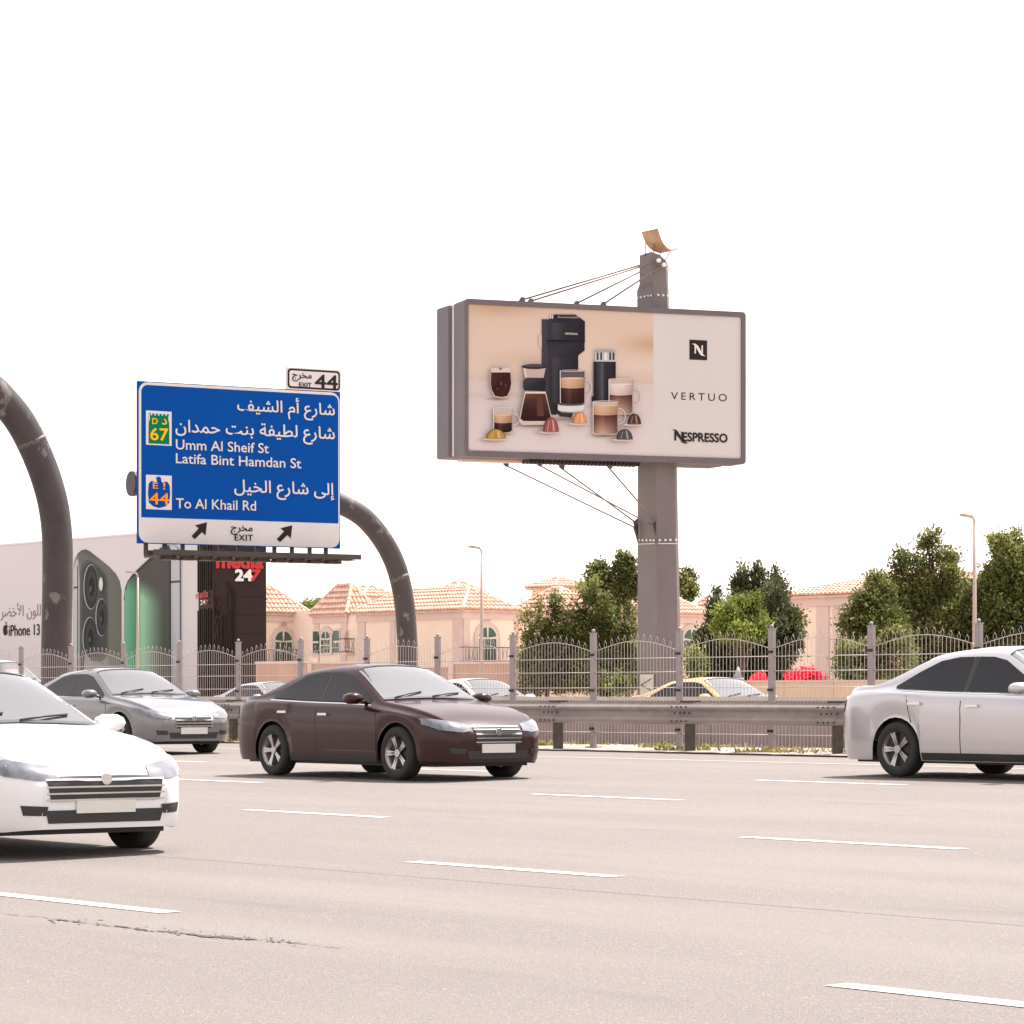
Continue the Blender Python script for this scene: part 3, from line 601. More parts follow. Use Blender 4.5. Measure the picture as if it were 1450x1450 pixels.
a.poly([(458, 622), (478, 598), (604, 600), (622, 618), (618, 696), (462, 690), (456, 660)], [(40, 36, 42), (74, 66, 72), (58, 52, 58), (40, 36, 42), (38, 34, 40), (50, 45, 50), (40, 36, 42)])
a.poly([(468, 700), (622, 700), (672, 920), (655, 942), (450, 946), (424, 918)], (214, 186, 172))
a.poly([(474, 716), (618, 716), (640, 800), (662, 900), (640, 916), (460, 916), (436, 900), (455, 800)], [(110, 68, 58), (96, 56, 48), (62, 32, 30), (50, 26, 26), (46, 24, 24), (44, 22, 22), (50, 26, 26), (66, 34, 32)])
a.poly([(556, 720), (588, 720), (610, 880), (560, 880)], (98, 58, 50)); a.poly([(470, 700), (620, 702), (620, 714), (470, 712)], (232, 208, 188))
def pod(cx, cy, rx, ry, c):
    hi = mix3(c, (255, 235, 215), .45); lo = mix3(c, (30, 15, 15), .3)
    a.ell(cx - 10, cy + 4, rx + 22, 10, (212, 184, 172)); a.ell(cx, cy, rx + 12, 9, (226, 206, 196)); a.ell(cx, cy - 2, rx + 6, 7, mix3(c, (200, 170, 160), .5))
    a.ell(cx, cy - 3, rx, ry, lo, math.pi, 2 * math.pi); a.ell(cx + 3, cy - 4, rx * .86, ry * .93, c, math.pi, 2 * math.pi)
    a.poly([(cx + rx * .25, cy - 6), (cx + rx * .5, cy - 6), (cx + rx * .32, cy - ry * .82), (cx + rx * .12, cy - ry * .88)], hi); a.poly([(cx - rx * .5, cy - 6), (cx - rx * .4, cy - 6), (cx - rx * .2, cy - ry * .8), (cx - rx * .28, cy - ry * .78)], hi)
pod(255, 1046, 72, 68, (186, 138, 62)); pod(658, 996, 58, 104, (158, 84, 80)); pod(868, 934, 52, 84, (224, 150, 96)); pod(1266, 940, 50, 74, (84, 54, 44)); pod(1194, 1052, 60, 74, (84, 76, 76))
a.build('poster_picture', bb)
id_ = lambda x, y: (x, y)
INK2 = M['ink']
L_ = lambda s, x0, y, x1, m, **k: lettering(bp, s, x0, y, x1, m, bb, off=k.pop('off', .02), step=.0006, **k)
L_('VERTUO', 950, 565.5, 1029, INK2, cap=10.5, bold=.0, spacing=1.45)
L_('ESPRESSO', 966.5, 624.5, 1029.5, INK2, cap=12.2, bold=.030); L_('N', 955, 623.5, 966.5, INK2, cap=12.2, bold=.035)
def bshape(pts, m, name, off=.022): return shape_part(pts, m, name, off, bb, bp, id_)
bshape([(951, 608.5), (955, 608), (959, 610.5), (966, 622), (971, 626.5), (975, 627), (970, 628.5), (965, 626.5), (957.5, 613), (954, 609.6)], INK2, 'lettering', .045)
bshape([(976, 481), (1001, 482.3), (1001, 510.3), (976, 509.2)], INK2, 'logo_square')
L_('N', 983, 500.5, 994.5, M['white'], cap=12, bold=.012, off=.03)
bshape([(979, 487), (984, 486.8), (988, 490), (994, 501), (998, 504.6), (993, 504), (989.5, 500.5), (983.5, 489.4)], M['white'], 'logo_swash', .05)
lettering(bp, 'NESPRESSO', *cvb(758, 284), cvb(850, 284)[0], M['white'], bb, cap=2.8, off=a.L + .01, step=.0006)
# column: a long left face, a narrow front and a rounded right corner
def depth_pt(u, v, dn): q = Plane(bp.w(0, 0, dn), BX); return q.w(*q.px(u, v), 0)
def col_section(uL, uE, uR, z, dn=-.55):
    at = lambda u, d: (lambda p: Vector((p.x, p.y, z)))(depth_pt(u, 700, d))
    E_ = at(uE, dn); best = None
    for k in range(1, 500):
        q = E_ - BX * .05 - bp.n * .01 * k; u = 725 + F_PX * (q - CAM).dot(RT) / (q - CAM).dot(FW)
        if u <= uL: break
    best = q; dl = (E_ - best).dot(bp.n); k_ = (uR - uE) / 36
    a = at(uR, dn - .45)
    return [E_, at(uE + 20 * k_, dn + .01), at(uE + 21.5 * k_, dn - .07), at(uE + 32 * k_, dn - .12), a, a - bp.n * (dl - .8), best + BX * .9 - bp.n * .1, best]
zt = lambda v, d=122: EYE + (HOR - v) * d / F_PX
def loft(secs, name, m):
    mb = MB(); n = len(secs[0]); mb.v = [tuple(p) for s_ in secs for p in s_]
    mb.f = [(i * n + k, i * n + (k + 1) % n, (i + 1) * n + (k + 1) % n, (i + 1) * n + k) for i in range(len(secs) - 1) for k in range(n)] + [tuple(range(n))[::-1], tuple(range((len(secs) - 1) * n, len(secs) * n))]
    mb.sm = [False] * len(mb.f); return mb.build(name, m, bb, fix=True)
secs = [col_section(903, 930, 966, .35), col_section(903, 930, 958.5, zt(657)), col_section(902.5, 927, 949, zt(440))]
loft(secs, 'column', M['col'])
loft([col_section(902.3, 926, 947.5, zt(439.5)), col_section(902, 926, 947, zt(408)), col_section(905.5, 924, 946.5, zt(401)), col_section(905.5, 923, 946, zt(376)), ], 'column_head', M['col'])
s0 = col_section(905.7, 922, 945.8, zt(376)); capn = MB(); topz = [zt(360), zt(364), zt(365), zt(371), zt(374.5), zt(374), zt(364), zt(360)]
capn.v = [tuple(p) for p in s0] + [(p.x, p.y, z) for p, z in zip(s0, topz)]; n = 8
capn.f = [(k, (k + 1) % n, n + (k + 1) % n, n + k) for k in range(n)] + [tuple(range(n))[::-1], tuple(range(n, 2 * n))]; capn.sm = [False] * len(capn.f); capn.build('column_cap', M['col'], bb, fix=True)
# a flat joint line, arrows and the discs
lf = secs[0]; lfdir = (lf[0] - lf[-1]); lfpl = Plane(lf[0], Vector((lfdir.x, lfdir.y, 0))); frpl = Plane(bp.w(0, 0, -.50), BX)
def tri(pl, u, v, s_, left, off=.03):
    pts = [(u - s_, v), (u + s_ * .8, v - s_), (u + s_ * .8, v + s_)] if left else [(u + s_, v), (u - s_ * .8, v - s_), (u - s_ * .8, v + s_)]
    return MB().add([pl.w(*pl.px(*p), off) for p in pts], [(0, 1, 2)]).build('arrow_mark', M['tower_white'], bb)
for u in (906, 911, 916.5, 922, 926.5): tri(lfpl, u, 765, 2.0, True, .05)
for u in (934, 942, 949, 957): tri(frpl, u, 765 - (u - 930) * .02, 2.1, False, .06)
hs2 = col_section(902, 926, 947, zt(420)); hd2 = hs2[0] - hs2[-1]; lfp2 = Plane(hs2[0], Vector((hd2.x, hd2.y, 0)))
for u, v in ((904.5, 422), (909.5, 421), (914.5, 420), (919.5, 419), (924, 418.6)): tri(lfp2, u, v, 1.9, True, .08)
for u, v in ((931, 418), (938, 418.5), (944.5, 419)): tri(frpl, u, v, 2.0, False, .12)
def ray_pl(pl, pts, th, name, m):
    return MB().add([pl.w(*pl.px(*p), th) for p in pts], [tuple(range(len(pts)))]).build(name, m, bb)
ray_pl(frpl, [(931, 769.4), (960, 769.4), (960, 770.4), (931, 770.4)], .06, 'band_line', M['tower_white']); ray_pl(lfpl, [(904, 770), (929, 769.4), (929, 770.4), (904, 771)], .05, 'band_line', M['tower_white'])
for u, v in ((931, 369.5), (938.5, 375.5), (945, 381.5)):
    c0 = frpl.w(*frpl.px(u, v), .02); MB().tube([c0, c0 + bp.n * .16], .09, 12, smooth=False).build('cable_anchor', M['tower_white'], bb)
door = MB().prism([lfpl.w(*lfpl.px(*p), .03) for p in ((908, 955), (926.5, 955), (926.5, 990), (908, 990))], lfpl.n * .04).build('access_door', M['winframe'], bb, fix=True)
for pa, pb in (((910, 970), (925, 961)), ((910, 970), (925, 978))):
    A_ = lfpl.w(*lfpl.px(*pa), .09); B_ = lfpl.w(*lfpl.px(*pb), .09); MB().tube([A_, B_], .025, 5).build('door_bar', M['cable'], bb)
# cables
for (ua, va, da), (ub, vb, db) in [((738, 425, -2.4), (905.5, 375.5, -2.0)), ((750, 427, -.5), (931, 370, -.45)), ((815, 430.5, -2.4), (905.5, 385, -2.0)), ((853, 431.5, -.5), (936, 377, -.45))]:
    MB().tube([depth_pt(ua, va, da), depth_pt(ub, vb, db)], .036, 6).build('stay_cable', M['cable'], bb)
    p = depth_pt(ua, va, da); MB().prism([p + BX * -.25 - UP * .25, p + BX * .2 - UP * .25, p + BX * .12 + UP * .12, p + BX * -.02 + UP * .12], bp.n * .06).build('anchor_fin', M['frame'], bb, fix=True)
for (ua, va, da), (ub, vb, db) in [((713, 657.5, -2.4), (903, 749, -2.3)), ((760, 657, -.7), (928, 746, -.55)), ((792, 661, -2.4), (903, 742, -2.3)), ((860, 660, -.7), (928.5, 739, -.55))]:
    MB().tube([depth_pt(ua, va, da), depth_pt(ub, vb, db)], .032, 6).build('stay_cable', M['cable'], bb)
    p = depth_pt(ua, va, da); MB().prism([p + BX * -.2 + UP * .25, p + BX * .25 + UP * .25, p + BX * .2 - UP * .1, p + BX * .08 - UP * .1], bp.n * .06).build('anchor_fin', M['frame'], bb, fix=True)
    q = depth_pt(ub, vb, db); MB().prism([q + UP * .25, q - BX * .22 + UP * .08, q - UP * .6], bp.n * .06).build('anchor_fin', M['frame'], bb, fix=True)
# curved tan sheet on rods above the column
hd = empty('curved_sheet', (colc.x, colc.y, zt(372)), 'small curved tan metal sheet on thin rods atop the billboard column', 'metal sheet')
W2 = RT * .62 - FW * .9
E1 = [at_d(u, v, 122) for u, v in ((908.7, 330), (911, 337), (914.5, 345), (919, 351), (925, 355.5), (931, 358), (937, 358.5), (944, 357), (951, 354.5))]
th = UP * .05
wf_ = lambda i: W2 * (1 - .62 * (i / 8) ** 2)
hs_ = MB(); k = len(E1); hs_.v = [tuple(p) for p in E1] + [tuple(p + wf_(i)) for i, p in enumerate(E1)] + [tuple(p + th) for p in E1] + [tuple(p + wf_(i) + th) for i, p in enumerate(E1)]
for i in range(k - 1): hs_.f += [(i, i + 1, k + i + 1, k + i), (2 * k + i, 3 * k + i, 3 * k + i + 1, 2 * k + i + 1), (i, 2 * k + i, 2 * k + i + 1, i + 1), (k + i, k + i + 1, 3 * k + i + 1, 3 * k + i)]; hs_.sm += [False] * 4
hs_.build('sheet', M['tan'], hd, fix=True)
for (u0, v0), (u1, v1) in (((914.5, 343), (913.5, 362)), ((926, 344), (925.5, 361)), ((937, 352), (934, 363)), ((950, 354), (941.5, 369))):
    MB().tube([at_d(u0, v0, 121.6), at_d(u1, v1, 121.8)], .02, 5).build('rod', M['cable'], hd)

# ================================================================== PHONE BILLBOARD (parallel to the road)
IY = 105.0; ip = Plane(Vector((0, IY, 0)), Vector((1, 0, 0)))
ptop = EYE + 212 * IY / ray(0, 0).y
xr = X(281, IY)
pb = empty('phone_billboard', (X(100, IY), IY, .4), 'wide pale phone advertising billboard showing two dark green phones behind the left gantry pipe', 'billboard')
MB().box((X(-260, IY), IY, .4), (xr, IY + 1.2, ptop)).build('board', mat('phone_board', (.535, .515, .55), .6, var=.03, scale=.1), pb)
MB().box((X(-260, IY), IY - .05, ptop), (xr + .05, IY + 1.25, ptop + .12)).build('top_trim', M['white'], pb)
def pq(u, lo=(0, 0, 0)): return u
c5 = lambda x, y: (x / 3.625, 740 + y / 3.625)
pa = Art(ip, c5, .84, base=.02, step=.004)
pa.poly([(378, 910), (378, 215), (384, 190), (400, 158), (420, 142), (440, 137), (460, 146), (560, 225), (595, 262), (615, 300), (624, 350), (624, 910)], [(176, 172, 168), (176, 172, 168), (150, 146, 142), (110, 106, 102), (90, 86, 84), (92, 88, 86), (100, 96, 92), (110, 106, 100), (112, 110, 102), (104, 104, 92), (100, 102, 90), (112, 114, 98)])
pa.poly([(380, 910), (382, 240), (398, 185), (404, 200), (402, 910)], (196, 190, 184)); pa.poly([(398, 910), (398, 220), (402, 220), (402, 910)], (70, 66, 66)); pa.poly([(380, 330), (400, 326), (400, 336), (380, 340)], (90, 86, 86))
pa.poly([(412, 910), (412, 250), (420, 220), (440, 195), (460, 190), (510, 225), (545, 265), (553, 300), (556, 640), (548, 690), (520, 716), (470, 708), (440, 680)], (92, 90, 86))
pa.poly([(424, 640), (424, 260), (432, 228), (450, 207), (470, 205), (512, 238), (540, 272), (546, 305), (548, 640), (538, 684), (515, 700), (470, 690), (436, 668)], (74, 72, 70))
for cx, cy, rx, ry in ((472, 330, 36, 112), (527, 486, 28, 94), (470, 592, 36, 104)):
    pa.ell(cx - 2, cy, rx + 3, ry + 4, (172, 170, 162), n=28); pa.ell(cx, cy, rx, ry, (54, 52, 52), n=28); pa.ell(cx + 2, cy, rx * .72, ry * .72, (66, 64, 62), n=24); pa.ell(cx + 2, cy, rx * .42, ry * .45, (38, 36, 38), n=20)
    pa.ell(cx - rx * .1, cy + ry * .1, rx * .16, ry * .14, (92, 90, 90), n=12)
pa.ell(525, 316, 11, 36, (196, 190, 180)); pa.ell(525, 316, 7, 26, (224, 216, 206))
pa.poly([(640, 910), (642, 400), (648, 340), (662, 300), (690, 262), (745, 210), (830, 130), (862, 112), (876, 120), (886, 150), (884, 910)], (70, 66, 66))
def scol(x, y):
    t = (x - 648) / 230
    c = mix3((110, 178, 140), (84, 128, 100), t * 3) if t < .25 else mix3((150, 196, 158), (78, 78, 70), (t - .42) * 2.2) if t > .36 else mix3((70, 110, 88), (150, 196, 158), (t - .25) * 9)
    return mix3((86, 80, 76), c, (y - 250 - (x - 650) * .5) / 90)
xs_ = [648 + 228 * i / 30 for i in range(31)]
pa.L += pa.st; P = []; cc = []
for j in range(24):
    for x in xs_:
        tp = 300 - (x - 662) * .88 if x > 662 else 340
        tp = max(tp, 140); y = tp + 6 + (900 - tp) * j / 23; q = ip.px(*c5(x, y)); P.append(ip.w(*q, pa.L)); cc.append(pa.ink(scol(x, y)))
pa.mb.add(P, [(j * 31 + i, (j + 1) * 31 + i, (j + 1) * 31 + i + 1, j * 31 + i + 1) for j in range(23) for i in range(30)]); pa.mb.c += cc
pa.poly([(884, 910), (884, 140), (876, 118), (890, 112), (915, 128), (930, 160), (932, 910)], [(150, 148, 148), (190, 186, 184), (170, 166, 164), (196, 192, 190), (206, 200, 198), (196, 190, 188), (190, 184, 182)])
pa.poly([(882, 300), (930, 296), (930, 308), (882, 312)], (88, 84, 84)); pa.poly([(880, 910), (880, 150), (886, 150), (886, 910)], (52, 48, 50)); pa.poly([(640, 910), (642, 400), (648, 400), (648, 910)], (198, 192, 188))
pa.build('poster_picture', pb)
def PL(s, x0, y, x1, **k): return lettering(ip, s, x0, y, x1, M['ink'], pb, off=.03, step=.0006, **k)
GR = mat('grey_ink', (.16, .14, .14), .6, var=.02)
PL('iPhone 13', 13, 900.5, 56.5, cap=15.5, bold=.006)
lettering(ip, 'باللون الأخضر', 1, 874, 65, GR, pb, off=.03, step=.0006)
ap = [(8, 885), (10.5, 884.5), (11, 888), (10, 891), (11.3, 894.5), (10.5, 898), (9, 900), (8, 899.3), (7, 900), (5.6, 897), (5, 892), (5.6, 887.5), (6.8, 885.6)]
shape_part(ap, M['ink'], 'logo', .05, pb, ip, id_); shape_part([(8.2, 884), (8.4, 881.5), (10, 879.8), (9.8, 882.5)], M['ink'], 'logo_leaf', .05, pb, ip, id_)

# ================================================================== BLACK ADVERTISING TOWER
tx = RT.copy(); tx.rotate(Matrix.Rotation(math.radians(15.5), 3, 'Z')); tp = Plane(at_d(300, 900, 190), tx)
ta, _ = tp.px(300, 900); tb, _ = tp.px(377, 900); TW = tb - ta; ttop = EYE + (985 - 700) * 190 / F_PX
tside = -tp.n; Lp = None
for k in range(60, 400):
    q = tp.w(ta, 1, 0) + tside * k * .02; u = 725 + F_PX * (q - CAM).dot(RT) / (q - CAM).dot(FW)
    if u <= 281: break
TD = k * .02
tw = empty('advertising_tower', tp.w((ta + tb) / 2, .4), 'tall black advertising tower with red and white lettering behind the exit sign', 'tower')
MB().obox(tp.w(ta + .02, .4, 0), tp.x * (TW - .02), tside * TD, UP * (ttop - .4)).build('shaft', M['tower'], tw, fix=True)
sp2 = Plane(tp.w(ta, 0, 0) + tside * TD, -tside)       # side face, a runs towards the viewer
def slat(pl, a, b0_, b1_, lean, wdt, off=.0):
    MB().prism([pl.w(a, b0_, off), pl.w(a + wdt, b0_, off), pl.w(a + wdt + lean, b1_, off), pl.w(a + lean, b1_, off)], pl.n * .10).build('relief_bar', M['tower_relief'] if random.random() < .5 else M['tower'], tw, fix=True)
af, _ = tp.px(333, 900); zt2 = lambda v: EYE + (985 - v) * 190 / F_PX
for i in range(9):
    a_ = ta + .05 + (af - ta - .2) * i / 9; slat(tp, a_, .4, zt2(random.uniform(815, 905)), random.uniform(-.05, .06), .09)
for _ in range(10):
    a_ = random.uniform(ta + .05, af - .6); v = random.uniform(840, 960); slat(tp, a_, zt2(v + 38), zt2(v), random.choice((-.35, .35)), .10, .02)
MB().prism([tp.w(ta + .02, .4, 0), tp.w(ta + .16, .4, 0), tp.w(ta + .16, zt2(826), 0), tp.w(ta + .02, zt2(826), 0)], tp.n * .12).build('relief_bar', M['tower'], tw, fix=True)
MB().prism([tp.w(af - .1, .4, 0), tp.w(af, .4, 0), tp.w(af, zt2(840), 0), tp.w(af - .5, zt2(823), 0), tp.w(af - .55, zt2(826), 0), tp.w(af - .1, zt2(843), 0)], tp.n * .1).build('relief_bar', M['tower_relief'], tw, fix=True)
for i in range(7):
    a_ = .15 + (TD - .5) * i / 6; slat(sp2, a_, .4, zt2(860) if i % 2 else zt2(862), random.uniform(-.1, .1), .22); slat(sp2, a_, zt2(835), ttop - .05, random.uniform(-.2, .2), .22)
lettering(tp, 'media', 306.5, 803.5, 371.5, M['red'], tw, cap=19.5, bold=.05, off=.14, step=.0006)
lettering(tp, '24', 333, 822, 356, M['tower_white'], tw, cap=15.2, bold=.05, off=.14, step=.0006); lettering(tp, '7', 355.5, 822, 368, M['red'], tw, cap=15.2, bold=.05, off=.14, step=.0006, shear=.15)
lettering(sp2, 'media', 280.5, 848, 298, M['red'], tw, cap=9.5, bold=.04, off=.14, step=.0006)
lettering(sp2, '24', 287, 856.5, 294, M['tower_white'], tw, cap=6.5, bold=.04, off=.14, step=.0006); lettering(sp2, '7', 294, 856.5, 298.3, M['red'], tw, cap=6.5, bold=.04, off=.14, step=.0006)
for v in (845, 871, 897, 930): MB().obox(tp.w(af + .1, zt2(v), .0), tp.x * (tb - af - .12), tp.n * .012, UP * .03).build('panel_joint', M['tower_relief'], tw)

# ================================================================== VILLAS
def frame_of(face, fx, fy):                                     # planes of a villa's two visible faces
    return Plane(Vector((0, fy, 0)), Vector((1, 0, 0))) if face == 'front' else Plane(Vector((fx, 0, 0)), Vector((0, 1, 0)))
def roof_slope(mb, e0, e1, r0, r1, tw=.34, rl=.50):
    """barrel tiles on a slope: eave e0->e1, ridge r0->r1"""
    e0, e1, r0, r1 = map(Vector, (e0, e1, r0, r1)); ad = (e1 - e0); L = ad.length; ad.normalize()
    mid = (r0 + r1) / 2 - e0; up = mid - ad * mid.dot(ad); H_ = up.length; up.normalize(); nn = ad.cross(up)
    if nn.z < 0: nn = -nn
    s0 = (r0 - e0).dot(ad); s1 = (r1 - e0).dot(ad); n = int(L / tw)
    for i in range(n):
        x = (i + .5) * L / n
        h = H_
        if x < s0: h = H_ * x / max(s0, .01)
        elif x > s1: h = H_ * (L - x) / max(L - s1, .01)
        k = 0; y = 0
        while y < h - .05:
            y2 = min(y + rl, h); w2 = L / n
            for (p, q) in ((0, 1),):
                base = e0 + ad * x; jit = random.uniform(-.006, .006)
                A_ = [(-.5, 0), (-.30, .085), (0, .125), (.30, .085), (.5, 0)]
                lo = [base + ad * (w2 * c) + up * (y - .03) + nn * (z + .07 + jit) for c, z in A_]; hi = [base + ad * (w2 * c) + up * y2 + nn * (z + jit) for c, z in A_]
                mb.add(lo + hi + [lo[0] - nn * .04, lo[4] - nn * .04], [(0, 1, 6, 5), (1, 2, 7, 6), (2, 3, 8, 7), (3, 4, 9, 8), (10, 11, 4, 3, 2, 1, 0)])
            y = y2; k += 1
def hip_roof(par, x0, x1, y0, y1, z, rise, ov=.35, name='roof'):
    x0 -= ov; x1 += ov; y0 -= ov; y1 += ov; hy = (y1 - y0) / 2; hx = (x1 - x0) / 2
    if hx >= hy: A_ = (x0 + hy, y0 + hy); B_ = (x1 - hy, y0 + hy)
    else: A_ = (x0 + hx, y0 + hx); B_ = (x0 + hx, y1 - hx)
    zr_ = z + rise; mb = MB()
    mb.add([(x0, y0, z), (x1, y0, z), (x1, y1, z), (x0, y1, z), (*A_, zr_), (*B_, zr_)], [(0, 1, 5, 4), (2, 3, 4, 5), (3, 0, 4), (1, 2, 5)] if hx >= hy else [(0, 1, 4), (1, 2, 5, 4), (2, 3, 5), (3, 0, 4, 5)])
    rf = mb.build(name, M['tile'], par)
    tl_ = MB()
    if hx >= hy:
        roof_slope(tl_, (x0, y0, z), (x1, y0, z), (*A_, zr_), (*B_, zr_)); roof_slope(tl_, (x1, y0, z), (x1, y1, z), (*B_, zr_), (*B_, zr_))
    else:
        roof_slope(tl_, (x0, y0, z), (x1, y0, z), (*A_, zr_), (*A_, zr_)); roof_slope(tl_, (x1, y0, z), (x1, y1, z), (*A_, zr_), (*B_, zr_))
    tag(tl_.build('roof_tiles', M['tile'], rf), kind='stuff')
    up = Vector((0, 0, .06))
    for p, q in ([((x0, y0, z), (*A_, zr_)), ((x1, y0, z), (*(B_ if hx >= hy else A_), zr_)), ((x1, y1, z), (*B_, zr_)), ((*A_, zr_), (*B_, zr_))]):
        p = Vector(p) + up; q = Vector(q) + up
        if (p - q).length > .2:
            n = max(2, int((q - p).length / .42)); mbr = MB()
            for i in range(n): mbr.tube([p + (q - p) * (i / n), p + (q - p) * ((i + 1.12) / n)], [.15, .12], 7, smooth=False)
            mbr.build('ridge_cap', M['ridge'], rf)
    MB().box((x0 + .05, y0 + .05, z - .16), (x1 - .05, y1 - .05, z - .004)).build('eave_board', M['ridge'], par)
    return rf
def arched_window(par, pl, ac, b0_, wd_, h, balcony=0, arch_=True, side=False):
    r_ = wd_ / 2; zb = b0_ + h - r_; N = 10
    def outline(g, off):
        P = [pl.w(ac - r_ - g, b0_ - (g if g < .1 else 0), off), pl.w(ac + r_ + g, b0_ - (g if g < .1 else 0), off)]
        return P + [pl.w(ac + (r_ + g) * math.cos(math.pi * i / N), zb + (r_ + g) * math.sin(math.pi * i / N), off) for i in range(N + 1)]
    MB().prism(outline(.30, .0), pl.n * .10).build('window_surround', M['pilaster'], par, fix=True)
    fr_ = MB().prism(outline(.05, .10), pl.n * .03).build('window', M['winframe'], par, fix=True)
    # panes: three columns, arched head
    cols = 3 if wd_ > 1.2 else 2; pw_ = (wd_ - .08 * (cols + 1)) / cols
    rows = [(b0_ + .08, b0_ + (zb - b0_) * .55), (b0_ + (zb - b0_) * .55 + .08, zb - .04)]
    for c_ in range(cols):
        a_ = ac - r_ + .08 + c_ * (pw_ + .08)
        for z0, z1 in rows: MB().prism([pl.w(a_, z0, .13), pl.w(a_ + pw_, z0, .13), pl.w(a_ + pw_, z1, .13), pl.w(a_, z1, .13)], pl.n * .012).build('pane', M['glass_green'], fr_, fix=True)
    for t0, t1 in ((.04, .46), (.54, .96)):
        P = [pl.w(ac + (.05 if t1 < .5 else -.05), zb + .05, .13)] + [pl.w(ac + (r_ - .07) * math.cos(math.pi * (t0 + (t1 - t0) * i / 6)), zb + .05 + (r_ - .1) * math.sin(math.pi * (t0 + (t1 - t0) * i / 6)), .13) for i in range(7)]
        MB().prism(P, pl.n * .012).build('pane', M['glass_green'], fr_, fix=True)
    if balcony:
        bc = MB().prism([pl.w(ac - balcony, b0_ - .22, 0), pl.w(ac + balcony, b0_ - .22, 0), pl.w(ac + balcony, b0_ - .04, 0), pl.w(ac - balcony, b0_ - .04, 0)], pl.n * .9).build('balcony', M['pilaster'], par, fix=True)
        rl_ = MB(); 
        for z in (b0_ + .95, b0_ + .04): rl_.tube([pl.w(ac - balcony, z, .05), pl.w(ac - balcony, z, .86), pl.w(ac + balcony, z, .86), pl.w(ac + balcony, z, .05)], .035, 5)
        n = int(balcony * 2 / .16)
        for i in range(n + 1):
            a_ = ac - balcony + 2 * balcony * i / n; rl_.tube([pl.w(a_, b0_, .86), pl.w(a_ + (.04 if i % 2 else -.04), b0_ + .5, .90), pl.w(a_, b0_ + .95, .86)], .018, 4)
        rl_.build('railing', M['iron'], bc)
def medallion(par, pl, a_, b_, r_=.33):
    n = 14; P = [pl.w(a_ + r_ * math.cos(6.283 * i / n), b_ + r_ * math.sin(6.283 * i / n), 0) for i in range(n)]
    MB().prism(P, pl.n * .07).build('medallion', M['pilaster'], par, fix=True)
    P = [pl.w(a_ + r_ * .6 * math.cos(6.283 * i / n), b_ + r_ * .6 * math.sin(6.283 * i / n), .07) for i in range(n)]
    MB().prism(P, pl.n * .02).build('medallion_centre', M['garden_wall'], par, fix=True)
def villa(label, x0, x1, y0, y1, ze, rise, pil_front=(), pil_side=(), base=.4):
    v = empty('villa', ((x0 + x1) / 2, (y0 + y1) / 2, base), label, 'house', 'cream villas with tiled hip roofs')
    MB().box((x0, y0, base), (x1, y1, ze - .17)).build('wall', M['wall'], v)
    MB().box((x0 - .12, y0 - .12, ze - .62), (x1 + .12, y1 + .12, ze - .165)).build('cornice', M['pilaster'], v)
    for a_, wd_ in pil_front: MB().box((a_, y0 - .08, base), (a_ + wd_, y0 - .003, ze - .625)).build('pilaster', M['pilaster'], v)
    for a_, wd_ in pil_side: MB().box((x1 + .003, a_, base), (x1 + .08, a_ + wd_, ze - .625)).build('pilaster', M['pilaster'], v)
    hip_roof(v, x0, x1, y0, y1, ze, rise); return v
def ztop(v, u, y): return EYE + (HOR - v) * y / ray(u, v).y
VY = 120.0; ZE = ztop(865, 600, VY)
# main villa between the tower and the middle lamp
x0, x1 = X(507, VY), X(656, VY); y1 = Yx(727, x1)
v3 = villa('cream villa with the long tiled hip roof directly behind the right gantry pipe', x0, x1, VY, y1, ZE, ztop(837, 664, VY + 5) - ZE, [(x0 - .0, .9), (X(553, VY), X(560, VY) - X(553, VY)), (x1 - 1.1, 1.1)], [(VY, .5)])
sp3 = Plane(Vector((x1, 0, 0)), Vector((0, 1, 0)))
aw, bw = sp3.px(689, 937); arched_window(v3, sp3, aw, bw, 1.6, sp3.px(689, 887)[1] - bw, balcony=2.4); medallion(v3, sp3, *sp3.px(690, 875))
def small_tower(par, uc, vt, ve, ul, ur, y, vb):                # pyramid-roofed belvedere
    cx0, cx1 = X(ul, y), X(ur, y); wd_ = (cx1 - cx0) * .62; xm = cx0 + wd_; dep = wd_
    ze = ztop(ve, uc, y + dep / 2); zp = ztop(vt, uc, y + dep / 2)
    MB().box((xm - wd_, y, ZE - .5), (xm, y + dep, ze - .16)).build('tower_wall', M['wall'], par)
    hip_roof(par, xm - wd_, xm, y, y + dep, ze, zp - ze, name='tower_roof')
small_tower(v3, 637, 824, 843, 618, 664, VY + 10.5, 850)
